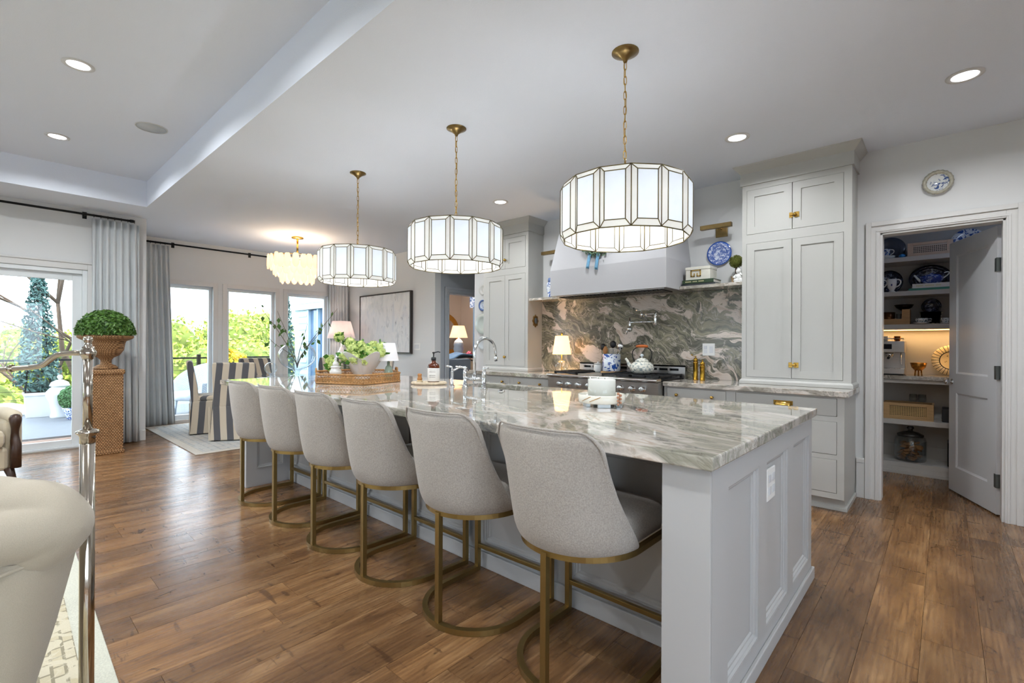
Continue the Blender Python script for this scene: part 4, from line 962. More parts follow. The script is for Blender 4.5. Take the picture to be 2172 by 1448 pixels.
# woven tray with flower bowl, little urn, lamp
ratt = weave('rattan_cane', (112, 70, 34), (206, 158, 98), 300, 150, .6, .9)
T0, T1, T2 = Vector((-3.93, 1.885, 0)), Vector((-3.515, 2.075, 0)), Vector((-3.62, 2.50, 0))
T3 = Vector((-4.05, 2.72, 0)); T4 = Vector((-4.42, 2.50, 0)); T5 = Vector((-4.36, 2.08, 0))
poly = [T0, T1, T2, T3, T4, T5]; cen = sum(poly, Vector()) / 6
t = thing('woven_tray', 'angular woven rattan tray with handles on the island', 'tray', (cen.x, cen.y, ZI))
MB().prism([(p.x, p.y) for p in poly], ZI, ZI + .012).build('tray_bottom', ratt, t)
for k in range(6):
    a, b = poly[k], poly[(k + 1) % 6]; d = (b - a); ln_ = d.length; u = d / ln_; w_ = MB(); nrm = Vector((u.y, -u.x, 0))
    w_.tube([a + Vector((0, 0, ZI + .008)), b + Vector((0, 0, ZI + .008))], .008, 6); w_.tube([a + Vector((0, 0, ZI + .080)), b + Vector((0, 0, ZI + .080))], .008, 6); w_.tube([a + Vector((0, 0, ZI + .044)), b + Vector((0, 0, ZI + .044))], .004, 5)
    n_ = max(4, int(ln_ / .03))
    for i in range(n_):
        s0 = ln_ * i / n_; s1 = ln_ * (i + 1) / n_
        for q0, q1 in ((s0, s1), (s1, s0)):
            w_.tube([a + u * q0 + Vector((0, 0, ZI + .012)), a + u * q1 + Vector((0, 0, ZI + .046))], .0025, 5)
            w_.tube([a + u * q0 + Vector((0, 0, ZI + .044)), a + u * q1 + Vector((0, 0, ZI + .078))], .0025, 5)
        w_.tube([a + u * s0 + Vector((0, 0, ZI + .008)), a + u * s0 + Vector((0, 0, ZI + .08))], .0020, 5)
    w_.build('woven_side', M('cane_strand', (178, 130, 76), .55, var=.25, vs_=40), t)
for a, b in ((T2, T3), (T5, T0)):
    mid = (a + b) / 2; u = (b - a).normalized()
    MB().tube([mid - u * .06 + Vector((0, 0, ZI + .08)), mid - u * .055 + Vector((0, 0, ZI + .115)), mid + u * .055 + Vector((0, 0, ZI + .115)), mid + u * .06 + Vector((0, 0, ZI + .08))], .008, 8).build('handle', M('cane_strand', (178, 130, 76), .55), t)
zt = ZI + .012; bx, by = -3.962, 2.332
t = thing('scalloped_bowl', 'large white fluted bowl with wavy rim on the woven tray', 'bowl', (bx, by, zt))
def wav(a, z): k = max(0, (z - .10) / .14); return 1 + k * .20 * cos(5 * a + .6) + .012 * cos(40 * a)
rings = []
for r_, z_ in ((.07, 0), (.075, .015), (.068, .03), (.09, .06), (.125, .11), (.165, .17), (.20, .22), (.205, .225), (.185, .215), (.15, .165), (.11, .115), (.001, .10)):
    rings.append([(bx + cos(a) * r_ * wav(a, z_) * 1.16, by + sin(a) * r_ * wav(a, z_) * .86, zt + z_ + max(0, (z_ - .12)) * .32 * cos(5 * a + .6)) for a in [2 * pi * k / 60 for k in range(60)]])
bo = MB().loft(rings).build('bowl', M('bisque_white', (226, 229, 232), .4, var=.03), t); bo.rotation_euler = (0, 0, 0)
flower = M('viburnum_bloom', (204, 218, 138), .7, var=.2, vs_=40)
t = thing('viburnum_bouquet', 'bouquet of pale green snowball flowers in the fluted bowl', 'flowers', (bx, by, zt + .12))
rnd = random.Random(21); heads = []
rt_ = Vector((cos(radians(42.18)), sin(radians(42.18)), 0)); fw_ = Vector((-sin(radians(42.18)), cos(radians(42.18)), 0))
for lat, dz, dp, r_ in ((-.30, .10, -.04, .045), (-.24, .05, -.10, .05), (-.23, .33, 0, .045), (-.13, .27, .02, .055), (-.08, .22, -.05, .05), (-.14, .13, -.1, .045), (-.09, .18, -.02, .05), (-.03, .12, -.13, .055), (.03, .20, -.05, .055), (.07, .10, -.13, .045), (.10, .17, -.08, .055), (.18, .22, .0, .055), (.20, .17, -.04, .05), (.24, .20, .02, .04), (-.04, .24, .06, .05), (.08, .24, .06, .05), (-.28, .02, -.05, .04)):
    c_ = Vector((bx, by, zt + .09)) + rt_ * lat * .95 + fw_ * dp + Vector((0, 0, dz * .9)); heads.append(c_)
    h = MB().ball(c_, r_ * .82, 12, 9).build('flower_head', flower, t)
    leaf_pts(rnd, 150, shell(c_, (r_,) * 3, .9), .020, .8).build('petal_cluster', flower, h, rec=False)
lv = MB()
for k in range(130):
    c_ = heads[k % len(heads)] + Vector((rnd.gauss(0, 1), rnd.gauss(0, 1), rnd.gauss(-.2, 1))).normalized() * rnd.uniform(.03, .05); d = Vector((rnd.gauss(0, 1), rnd.gauss(0, 1), rnd.gauss(.2, .5))).normalized(); s_ = d.cross(Vector((rnd.gauss(0, 1), rnd.gauss(0, 1), rnd.gauss(0, 1)))).normalized()
    L_ = .062; lv.add([c_, c_ + d * L_ * .5 + s_ * L_ * .38, c_ + d * L_, c_ + d * L_ * .5 - s_ * L_ * .38], [(0, 1, 2, 3)])
lv.build('leaves', M('viburnum_leaf', (70, 122, 40), .5, var=.25, vs_=30), t, rec=False)
st = MB()
for c_ in heads: st.tube([(bx + rnd.gauss(0, .03), by + rnd.gauss(0, .03), zt + .10), c_], .003, 5)
st.build('stems', leaf_m, t)
ux, uy = -4.02, 2.10
t = thing('lidded_urn', 'small white fluted ceramic urn left of the fluted bowl on the tray', 'urn', (ux, uy, zt))
MB().lathe([(.001, 0), (.046, 0), (.047, .055), (.051, .065), (.053, .075), (.050, .085), (.040, .10), (.036, .108), (.044, .114), (.044, .122), (.037, .13), (.001, .132)], 30, (ux, uy), zt, lambda a, z: 1 + .015 * cos(16 * a)).build('body', white_cer, t)
MB().lathe([(.001, .132), (.030, .133), (.024, .16), (.012, .168), (.009, .18), (.014, .19), (.008, .20), (.001, .202)], 24, (ux, uy), zt).build('lid', white_cer, t)
lx, ly = -3.80, 2.50
t = thing('tray_lamp', 'small lamp with white cone shade and green glass bottle base on the tray', 'lamp', (lx, ly, zt))
MB().lathe([(.001, 0), (.034, 0), (.038, .006), (.038, .08), (.032, .11), (.014, .13), (.012, .165), (.001, .167)], 22, (lx, ly), zt).build('base', M('green_glass', (148, 166, 150), .08, var=.05, coat=.4), t)
MB().tube([(lx, ly, zt + .16), (lx, ly, zt + .25)], .005, 8).build('stem', abrass_m, t)
MB().lathe([(.092, .172), (.060, .335), (.058, .335), (.090, .172)], 32, (lx, ly), zt).build('lamp_shade', M('white_shade', (240, 238, 240), .8, var=.02), t)

# ------------------------------------------------------------------ along the range wall
ZB = .914
warm_shade = shade_mat('lit_shade_cream', (255, 224, 168), .95, .5)
lx, ly = -3.40, 4.64
t = thing('counter_lamp', 'small lit lamp with cream shade and glass ball base beside the range', 'lamp', (lx, ly, ZB))
MB().lathe([(.001, 0), (.045, 0), (.05, .008), (.05, .016), (.001, .018)], 24, (lx, ly), ZB).build('foot', acr, t)
MB().ball((lx, ly, ZB + .085), (.082, .082, .07), 22, 14).build('glass_body', clear_m, t)
MB().tube([(lx, ly, ZB + .018), (lx, ly, ZB + .26)], .006, 8).build('stem', brass_m, t)
MB().lathe([(.112, .225), (.078, .445), (.076, .445), (.110, .225)], 36, (lx, ly), ZB).build('lamp_shade', warm_shade, t)
MB().lathe([(.001, .445), (.006, .445), (.006, .456), (.014, .466), (.012, .480), (.001, .484)], 14, (lx, ly), ZB).build('finial', brass_m, t)
d = bpy.data.lights.new('lamp_bulb', 'POINT'); d.energy = 8; d.color = (1, .66, .34); d.shadow_soft_size = .03
o = bpy.data.objects.new('lamp_bulb', d); C.objects.link(o); o.parent = t; o.location = (0, 0, .33)
# canister on the griddle side, crock with utensils
t = thing('utensil_crock', 'blue and white porcelain crock full of utensils on the range', 'crock', (-2.735, 4.66, .963))
kx, ky, kz = -2.735, 4.66, .9455
ORG[t.name].z = kz; t.location.z = kz
MB().box(kx - .085, kx + .085, ky - .085, ky + .085, 0 + kz, kz + .018).build('wood_board', M('crock_board', (190, 150, 100), .5), t, bevel=.003)
MB().lathe([(.001, .019), (.095, .019), (.099, .025), (.099, .205), (.096, .208), (.091, .205), (.091, .06), (.001, .06)], 32, (kx, ky), kz).build('crock', china('crock_china', scale=22, lo=.50, hi=.55), t)
ut = [('wooden_spoon', (-.05, 0), (-.075, -.01), .27, 'brush_wood', (176, 116, 56)), ('black_ladle', (-.03, .02), (-.11, .0), .30, 'black_nylon', (24, 24, 28)), ('black_turner', (.0, .03), (.0, .03), .33, 'black_nylon', (24, 24, 28)), ('slotted_turner', (.02, -.02), (.045, -.045), .25, 'chrome', (226, 228, 230)), ('steel_ladle', (.05, .0), (.11, .0), .31, 'chrome', (226, 228, 230)), ('wooden_spatula', (-.02, -.03), (-.05, -.045), .26, 'brush_wood', (176, 116, 56))]
for nm, a, b, h, mn, col in ut:
    q = thing(nm, {'wooden_spoon': 'wooden spoon leaning left in the blue crock', 'black_ladle': 'black ladle leaning leftmost in the blue crock', 'black_turner': 'black round spoon standing tallest in the blue crock', 'slotted_turner': 'slotted steel turner at the front of the blue crock', 'steel_ladle': 'shiny steel ladle leaning right in the blue crock', 'wooden_spatula': 'wooden spatula at the front left of the blue crock'}[nm], 'utensil', (kx + a[0], ky + a[1], kz + .062), 0, 'utensils in the blue crock')
    mt = MATS.get(mn) or M(mn, col, .4)
    tip = Vector((kx + b[0], ky + b[1], kz + h)); MB().tube([(kx + a[0] * .6, ky + a[1] * .6, kz + .064), tip - Vector((0, 0, .05))], .006, 8).build('handle', mt, q)
    if 'turner' in nm and 'slot' in nm:
        m = MB()
        for k in range(6): m.box(-.036 + k * .013, -.030 + k * .013, -.002, .002, -.03, .035)
        m.box(-.036, .036, -.0025, .0025, -.036, -.028).box(-.036, .036, -.0025, .0025, .033, .04); m.xf(Matrix.Translation(tip - Vector((0, 0, .02))) @ Matrix.Rotation(.5, 4, 'Z')).build('head', mt, q)
    else:
        MB().ball(tip - Vector((0, 0, .015)), (.030 if 'wood' in nm else .038, .014 if 'wood' in nm else .026, .040), 14, 10).build('head', mt, q)
t = thing('white_crock', 'small white lidded jar on the range beside the blue crock', 'jar', (-2.92, 4.60, .9455))
MB().lathe([(.001, 0), (.045, 0), (.05, .01), (.05, .075), (.044, .085), (.001, .086)], 22, (-2.92, 4.68), .9455).build('body', white_cer, t)
MB().lathe([(.001, .087), (.048, .087), (.046, .098), (.012, .104), (.012, .116), (.001, .118)], 22, (-2.92, 4.68), .9455).build('lid', white_cer, t)
# kettle
qx, qy, qz = -2.305, 4.53, .963
t = thing('tea_kettle', 'checkered cream enamel kettle with wooden handle on the range', 'kettle', (qx, qy, qz))
tk = NT('checked_enamel'); ck = tk.node('ShaderNodeTexChecker'); tk.L(tk.coord(scale=(1, 1, 1)), ck.inputs[0]); ck.inputs['Scale'].default_value = 34; ck.inputs[1].default_value = lin((226, 224, 212)); ck.inputs[2].default_value = lin((150, 160, 158)); tk.set(tk.mix(tk.ramp(tk.noise(tk.coord(), 30, 2), [(.45, (0, 0, 0)), (.6, (1, 1, 1))]), ck.outputs[0], lin((222, 220, 208))), .12, coat=.4)
MB().lathe([(.001, 0), (.085, 0), (.112, .02), (.122, .055), (.112, .09), (.085, .115), (.055, .125), (.001, .127)], 30, (qx, qy), qz).build('body', tk.m, t)
MB().lathe([(.001, .120), (.070, .120), (.066, .135), (.035, .155), (.012, .160), (.001, .161)], 26, (qx, qy), qz).build('lid', tk.m, t)
MB().lathe([(.001, .158), (.008, .158), (.006, .168), (.018, .178), (.018, .190), (.008, .20), (.001, .201)], 16, (qx, qy), qz).build('lid_knob', clear_m if False else acr, t)
MB().tube(bez((qx - .09, qy - .02, qz + .05), (qx - .14, qy - .03, qz + .07), (qx - .13, qy - .03, qz + .12), (qx - .165, qy - .04, qz + .15), 8), [.026, .024, .022, .019, .017, .015, .014, .013, .013], 12).build('spout', tk.m, t)
MB().tube([(qx - .082, qy, qz + .115)] + bez((qx - .085, qy, qz + .12), (qx - .15, qy, qz + .24), (qx - .07, qy, qz + .27), (qx, qy, qz + .275), 8) + bez((qx, qy, qz + .275), (qx + .07, qy, qz + .27), (qx + .15, qy, qz + .24), (qx + .085, qy, qz + .12), 8)[1:], .005, 8).build('bail', black_m, t)
MB().tube([(qx - .062, qy, qz + .276), (qx - .03, qy, qz + .279), (qx + .03, qy, qz + .279), (qx + .062, qy, qz + .276)], [.012, .015, .015, .012], 12).build('grip', M('grip_wood', (190, 96, 30), .4), t)
# pot filler
t = thing('pot_filler', 'chrome folding pot filler mounted on the stone backsplash', 'faucet', (-2.29, YW - .022, 1.58))
yb = YW - .022
MB().lathe([(.001, 0), (.03, 0), (.03, .006), (.012, .01), (.012, .07), (.001, .07)], 18).xf(Matrix.Translation((-2.44, yb, 1.585)) @ Matrix.Rotation(radians(90), 4, 'X')).build('wall_flange', chrome_m, t)
MB().lathe([(.001, -.03), (.014, -.03), (.016, 0), (.014, .03), (.001, .035)], 14, (-2.44, yb - .075), 1.585).build('valve', chrome_m, t)
MB().tube([(-2.44, yb - .075, 1.63), (-2.50, yb - .09, 1.632)], .006, 8).build('lever', chrome_m, t)
MB().tube([(-2.44, yb - .075, 1.585), (-2.27, yb - .10, 1.585)], .009, 10).build('arm', chrome_m, t)
MB().lathe([(.001, -.10), (.008, -.10), (.016, -.08), (.016, .04), (.008, .055), (.001, .06)], 14, (-2.27, yb - .10), 1.555).build('elbow', chrome_m, t)
MB().tube([(-2.27, yb - .10, 1.50), (-2.535, yb - .16, 1.50)], .009, 10).build('arm', chrome_m, t)
MB().lathe([(.001, -.08), (.012, -.08), (.015, -.03), (.012, .05), (.001, .055)], 14, (-2.535, yb - .16), 1.50).build('spout_valve', chrome_m, t)
MB().ball((-2.525, yb - .185, 1.425), .03, 14, 10).build('valve_wheel', chrome_m, t)
MB().tube([(-2.535, yb - .16, 1.43), (-2.56, yb - .17, 1.41), (-2.57, yb - .175, 1.37)], .008, 8).build('spout', chrome_m, t)
# wall plate on backsplash, mills
t = thing('outlet_plate', 'white outlet and switch plate on the stone backsplash', 'outlet', (-1.75, yb, 1.21))
MB().box(-1.812, -1.69, yb - .006, yb, 1.150, 1.272).build('plate', white_pl, t, bevel=.003)
for z_ in (1.19, 1.232): MB().box(-1.797, -1.765, yb - .009, yb - .006, z_ - .017, z_ + .017).build('socket', M('socket_white', (214, 216, 220), .4), t, bevel=.003)
MB().box(-1.742, -1.708, yb - .010, yb - .006, 1.178, 1.244).build('rocker', M('socket_white', (214, 216, 220), .4), t, bevel=.002)
gold_m = M('polished_gold', (190, 148, 56), .22, 1, var=.04)
for k, (x, y, h, lb) in enumerate(((-1.80, 4.65, .232, 'taller brass pepper mill on the counter beside the range'), (-1.722, 4.62, .20, 'shorter brass pepper mill on the counter, right of its pair'))):
    t = thing('pepper_mill', lb, 'mill', (x, y, ZB), 0, 'brass pepper mills')
    MB().lathe([(.001, 0), (.024, 0), (.025, .006), (.022, .012), (.022, h - .07), (.025, h - .065), (.025, h - .055), (.001, h - .054)], 22, (x, y), ZB).build('body', gold_m, t)
    MB().lathe([(.001, h - .053), (.022, h - .053), (.021, h - .03), (.014, h - .018), (.005, h - .014), (.005, h - .006), (.010, h), (.001, h + .004)], 22, (x, y), ZB).build('cap', gold_m, t)
    if k == 0:
        MB().tube([(x, y, ZB + h - .004), (x - .035, y, ZB + h + .006)], .003, 6).build('crank', gold_m, t); MB().ball((x - .037, y, ZB + h + .014), .008, 10, 8).build('crank_knob', gold_m, t)
# medallion on the cabinet side
t = thing('wall_medallion', 'small ornate dark gold oval medallion hung on the cabinet side', 'ornament', (-3.88, 4.725, 1.555))
m = MB().lathe([(.001, 0), (1, 0), (1.0, .3), (.8, .7), (.7, .5), (.55, .6), (.001, .9)], 32, (0, 0), 0, lambda a, z: 1 + .12 * cos(8 * a)); m.xf(Matrix.Translation((-3.883, 4.725, 1.555)) @ Matrix.Rotation(radians(90), 4, 'Y') @ Matrix.Diagonal((.075, .055, .018, 1)))
m.build('frame', M('dark_gold', (120, 92, 50), .45, .6, bump=.5, bs=120), t)
MB().ball((-3.868, 4.725, 1.555), (.010, .028, .040), 14, 10).build('cameo', M('cameo', (70, 78, 84), .3), t)
# picture lights
for x, lb in ((-1.635, 'brass picture light on the wall right of the hood'), (-3.62, 'brass picture light on the wall left of the hood')):
    t = thing('picture_light', lb, 'wall light', (x, YW, 2.37), 0, 'brass picture lights')
    MB().box(x - .055, x + .055, YW - .022, YW, 2.32, 2.44).build('backplate', abrass_m, t, bevel=.002)
    MB().box(x - .012, x + .012, YW - .15, YW - .02, 2.39, 2.405).build('arm', abrass_m, t)
    MB().box(x - .145, x + .145, YW - .195, YW - .15, 2.375, 2.415).build('light_bar', abrass_m, t, bevel=.002)
# plates on walls
def wall_plate(x, z, r, label, mat, rim=None, scall=0, group=None):
    t = thing('wall_plate', label, 'plate', (x, YW, z), 0, group)
    m = MB().lathe([(.001, .002), (r * .55, .002), (r * .62, .010), (r * .95, .022), (r, .024), (r * .98, .028), (r * .60, .016), (r * .5, .009), (.001, .009)], 40, (0, 0), 0, (lambda a, z_: 1 + scall * cos(20 * a)) if scall else None)
    m.xf(Matrix.Rotation(radians(90), 4, 'X')); o = m.build('plate', mat, t, world=False)
    if rim:
        q = MB().lathe([(r * .70, .0205), (r * .985, .0285), (r * .99, .0295), (r * .70, .0220)], 40, (0, 0), 0, (lambda a, z_: 1 + scall * cos(20 * a)) if scall else None); q.xf(Matrix.Rotation(radians(90), 4, 'X')); q.build('rim', rim, o, world=False)
plate_main = china('plate_main', (46, 88, 176), (214, 224, 240), 42, .44, .50, ((9, 9, 9), [(0, 0), (.62, .0), (.64, 1), (.68, 0), (.95, 0), (.97, 1)]))
wall_plate(-1.655, 2.16, .118, 'blue and white transferware plate hung below the picture light', plate_main)
wall_plate(-.045, 2.50, .092, 'small blue and white plate with scalloped tan rim above the pantry door', china('plate_blue2', (58, 84, 140), (222, 226, 226), 24, .52, .56), M('tan_rim', (176, 172, 156), .4, var=.2, vs_=50), .02)
cel = M('celadon', (196, 206, 200), .2, var=.03, coat=.3)
wall_plate(-4.985, 1.82, .082, 'small blue rimmed plate on the wall left of the tall cabinet, second from the top', china('plate_small', (66, 96, 160), (206, 216, 228), 30, .52, .6), M('blue_rim', (86, 112, 168), .3, var=.1), 0, 'plates beside the left cabinet')
wall_plate(-4.985, 1.55, .150, 'large pale celadon plate on the wall left of the tall cabinet', cel, None, 0, 'plates beside the left cabinet')
wall_plate(-4.985, 2.05, .08, 'topmost pale plate on the wall left of the tall cabinet', M('pale_plate', (208, 208, 204), .3), None, 0, 'plates beside the left cabinet')
wall_plate(-4.985, 1.27, .10, 'lowest pale plate on the wall behind the faucet', M('pale_plate2', (206, 212, 216), .3), None, 0, 'plates beside the left cabinet')
# right shelf: books, box, topiary, figurine
ZS = 1.832
def book(x0, x1, y0, y1, z0, z1, cover, label, spine_txt=False, parent_group=None, rz=0):
    t = thing('book', label, 'book', ((x0 + x1) / 2, (y0 + y1) / 2, z0), rz, parent_group)
    hx, hy, h = (x1 - x0) / 2, (y1 - y0) / 2, z1 - z0; c_ = min(.004, h * .15)
    m = MB().box(-hx, hx, -hy, hy, 0, c_).box(-hx, hx, -hy, hy, h - c_, h).box(-hx, hx, -hy, -hy + .004, c_, h - c_); m.build('cover', cover, t, world=False)
    MB().box(-hx + .004, hx - .004, -hy + .004, hy - .004, c_, h - c_).build('pages', M('paper', (226, 222, 212), .8), t, world=False)
    if spine_txt:
        p = MB(); x = -hx + .03
        for wd_ in spine_txt:
            for _ in range(wd_): p.box(x, x + .005, -hy - .0006, -hy, h * .35, h * .65); x += .0075
            x += .012
        p.build('spine_lettering', M('spine_ink', (200, 196, 150), .5), t, world=False)
    return t
book(-1.935, -1.61, 4.63, 4.84, ZS, ZS + .022, M('slate_cover', (62, 66, 70), .6), 'dark slate book at the bottom of the shelf stack')
book(-1.925, -1.625, 4.625, 4.84, ZS + .0225, ZS + .058, M('forest_cover', (44, 66, 42), .55), 'dark green book lying under the white box', (8, 6, 7))
t = thing('lidded_box', 'white box with gold Greek key pull on the dark green book', 'box', (-1.775, 4.74, ZS + .058))
bxm = M('ivory_shagreen', (226, 224, 212), .35, var=.03, vs_=60)
MB().box(-1.90, -1.665, 4.645, 4.83, ZS + .058, ZS + .155).build('box', bxm, t, bevel=.003)
MB().box(-1.903, -1.662, 4.642, 4.833, ZS + .156, ZS + .185).build('lid', bxm, t, bevel=.003)
kp = MB(); gy = 4.645; gx = -1.80; gz = ZS + .118
for (a0, a1, b0, b1) in ((-.05, .05, .026, .036), (-.05, -.04, -.03, .036), (.04, .05, -.03, .036), (-.05, -.01, -.03, -.02), (.01, .05, -.03, -.02), (-.018, -.010, -.03, .004), (.010, .018, -.03, .004)): kp.box(gx + a0, gx + a1, gy - .007, gy, gz + b0, gz + b1)
kp.build('greek_key_pull', brass_m, t)
tx, ty = -1.452, 4.72
t = thing('shelf_topiary', 'small moss ball topiary in a rustic pot on the stone ledge', 'plant', (tx, ty, ZS))
MB().loft([[(tx + sx_ * w_, ty + sy_ * w_, ZS + z_) for sx_, sy_ in ((-1, -1), (1, -1), (1, 1), (-1, 1))] for w_, z_ in ((.028, 0), (.036, .065), (.033, .065))], smooth=False).build('pot', M('rust_pot', (152, 128, 96), .8, var=.35, vs_=18), t)
MB().tube([(tx, ty, ZS + .06), (tx, ty, ZS + .16)], .008, 8).build('stem', bk, t)
MB().ball((tx, ty, ZS + .205), .052, 18, 12).build('core', moss_m, t)
leaf_pts(random.Random(31), 700, shell((tx, ty, ZS + .205), (.060,) * 3, .9), .014).build('foliage', moss_m, t, rec=False)
fx_, fy_ = -1.405, 4.66
t = thing('cherub_figurine', 'white ceramic seated cherub figurine beside the moss topiary', 'figurine', (fx_, fy_, ZS))
mfig = MB().ball((fx_, fy_, ZS + .045), (.032, .030, .045), 14, 10).ball((fx_ - .004, fy_ - .004, ZS + .105), (.024, .024, .027), 14, 10).ball((fx_ - .02, fy_ - .018, ZS + .02), (.028, .018, .020), 12, 8).ball((fx_ + .02, fy_ - .018, ZS + .02), (.024, .018, .020), 12, 8)
mfig.tube([(fx_ - .025, fy_, ZS + .075), (fx_ - .045, fy_ - .015, ZS + .05), (fx_ - .02, fy_ - .03, ZS + .04)], .010, 8).tube([(fx_ + .025, fy_, ZS + .075), (fx_ + .032, fy_ - .02, ZS + .06), (fx_ + .012, fy_ - .02, ZS + .085)], .010, 8)
mfig.build('figure', white_cer, t)
MB().lathe([(.001, 0), (.045, 0), (.045, .008), (.001, .010)], 20, (fx_, fy_), ZS).build('plinth', white_cer, t)
# left shelf jar and thin frame
t = thing('ginger_jar', 'blue and white lidded ginger jar on the left stone ledge', 'jar', (-3.62, 4.72, ZS))
MB().lathe([(.001, 0), (.045, 0), (.048, .01), (.045, .03), (.062, .10), (.066, .16), (.055, .19), (.040, .20), (.001, .20)], 26, (-3.62, 4.72), ZS).build('body', blue_china, t)
MB().lathe([(.001, .20), (.045, .20), (.047, .225), (.040, .245), (.001, .25)], 24, (-3.62, 4.72), ZS).build('lid', china('lid_china', (70, 108, 172), (200, 214, 232), 30, .42, .5), t)
tag(MB().box(-3.55, -3.40, 4.79, 4.80, ZS, ZS + .20).xf(Matrix.Identity(4)).build('easel_plaque', M('pale_plaque', (214, 216, 210), .5)), 'thin pale plaque leaning behind the left ledge jar', 'plaque')
# wreath with blue ribbons on the hood
wx, wy, wz = -2.71, 4.34, 2.40
t = thing('hood_wreath', 'green wreath with blue ribbon tails hung on the range hood', 'wreath', (wx, wy, wz))
wr = []
for k in range(40):
    a = 2 * pi * k / 40; zz = wz + .17 * sin(a); wr.append((wx + .17 * cos(a), 4.30 + (zz - 2.085) * .222 - .03, zz))
MB().tube(wr, .018, 8, cyc=True).build('vine_ring', M('vine', (86, 84, 50), .9), t)
def wfn(g):
    a = g.uniform(0, 2 * pi); r = .17 + g.gauss(0, .028); zz = wz + r * sin(a); return (wx + r * cos(a), 4.30 + (zz - 2.085) * .222 - .035 + g.gauss(0, .012), zz), (0, -1, 0)
leaf_pts(random.Random(41), 900, wfn, .04, .45).build('leaves', M('wreath_leaf', (84, 112, 84), .6, var=.3, vs_=30), t, rec=False)
rib = M('blue_ribbon', (96, 150, 184), .5, var=.2, vs_=25)
for x0, x1, zb in ((wx - .07, wx - .095, 2.065), (wx + .035, wx + .01, 2.045)):
    rr = []
    for i in range(9):
        f = i / 8; z_ = 2.26 + (zb - 2.26) * f; y_ = 4.30 + max(0, z_ - 2.085) * .222 - .028 - .006 * sin(5 * f); xm = x0 + (x1 - x0) * f
        rr.append([(xm - .020, y_, z_), (xm + .020, y_ - .004, z_ - (.012 if i == 8 else 0))])
    MB().loft(rr, closed=False, caps=False).build('ribbon_tail', rib, t, solid=.002)
for s_ in (-1, 1): MB().tube([(wx + s_ * .0, 4.31, 2.25), (wx + s_ * .05, 4.295, 2.275), (wx + s_ * .055, 4.295, 2.24), (wx, 4.31, 2.245)], [.006, .014, .014, .006], 8).build('bow_loop', rib, t)
# switch plate by the hall
t = thing('switch_plate', 'white light switch plate on the wall between painting and hall', 'switch', (-6.575, YW, 1.21))
MB().box(-6.66, -6.49, YW - .006, YW, 1.15, 1.27).build('plate', white_pl, t, bevel=.003)
for x in (-6.62, -6.575, -6.53): MB().box(x - .015, x + .015, YW - .010, YW - .006, 1.178, 1.244).build('rocker', M('socket_white', (214, 216, 220), .4), t, bevel=.002)
# ------------------------------------------------------------------ pantry
dd = thing('door_2', 'white two panel pantry door standing ajar into the pantry', 'door', (.300, 5.032, 0), radians(111.5)); dd['kind'] = 'structure'
dm_ = M('door_paint', (206, 207, 210), .38, var=.01)
f = MB(); L_ = .70; us = [0, .115, L_ - .115, L_]; vz = [.012, .22, .86, 1.02, 2.03, 2.15]
hs = [(.115, L_ - .115, .22, .86), (.115, L_ - .115, 1.02, 2.03)]
frame_cells(f, us, vz, hs, lambda a, b, c_, d: f.box(a, b, -.0175, .0175, c_, d)); fo = f.build('stiles_and_rails', dm_, dd, world=False)
for h in hs:
    MB().box(h[0], h[1], -.009, .009, h[2], h[3]).build('door_panel', dm_, dd, world=False)
    mm = MB(); ring_mould(mm, h[0], h[1], h[2], h[3], .016, 0, .0085, lambda u, v, q: (u, .009 + q, v)); mm.build('panel_moulding', dm_, dd, world=False, rec=False)
for z_ in (.26, 1.06, 1.86): MB().box(-.010, .004, -.012, .026, z_ - .05, z_ + .05).box(-.006, .030, .0175, .0195, z_ - .05, z_ + .05).build('hinge', M('grey_hinge', (126, 132, 132), .35, .9), dd, world=False, bevel=.002)
kb = MB().lathe([(.001, 0), (.024, 0), (.024, .006), (.010, .010), (.010, .03), (.022, .036), (.024, .05), (.014, .058), (.001, .06)], 18); kb.xf(Matrix.Translation((L_ - .055, .0175, .95)) @ Matrix.Rotation(radians(-90), 4, 'X')); kb.build('door_knob', chrome_m, dd, world=False)
MB().box(L_ - .001, L_ + .003, -.012, .012, .90, 1.0).build('latch_plate', black_m, dd, world=False)

PY0, PY1 = 6.065, 6.42
sh_m = M('pantry_shelf_paint', (190, 188, 184), .5, var=.01)
ps = thing('pantry_shelving', 'built in white shelving along the pantry back wall', 'shelving', (.28, PY1, 0))
for z0, z1 in ((.484, .532), (.891, .926), (1.422, 1.469), (1.750, 1.795), (2.086, 2.130)): MB().box(-.74, 1.3, PY0, PY1, z0, z1).build('shelf', sh_m, ps, bevel=.002)
MB().box(-.74, 1.3, PY0, PY1, .07, .112).box(-.74, 1.3, PY0, PY0 + .02, 0, .07).build('shelf', sh_m, ps, bevel=.002)
MB().box(-.74, 1.3, PY0 - .012, PY0, 0, .03).build('shoe_moulding', sh_m, ps, bevel=.003)
MB().box(-.74, 1.3, PY1 - .018, PY1, .112, .24).build('back_rail', sh_m, ps)
led = MB().box(-.70, 1.25, 6.30, 6.315, 1.414, 1.4215).build('led_strip', M('led_warm', (255, 190, 100), .5, var=0, emit=7, ecol=(255, 186, 96)), ps)
d = bpy.data.lights.new('shelf_led', 'AREA'); d.shape = 'RECTANGLE'; d.size = 1.9; d.size_y = .02; d.energy = 3.2; d.color = (1, .62, .28)
o = bpy.data.objects.new('shelf_led', d); C.objects.link(o); o.parent = ps; o.location = (0, -.11, 1.41)
tag(MB().box(-.738, 1.298, PY0 - .02, PY1 - .002, .9265, .966).build('pantry_countertop', stone_ct, bevel=.003), 'veined stone counter inside the pantry', 'countertop')
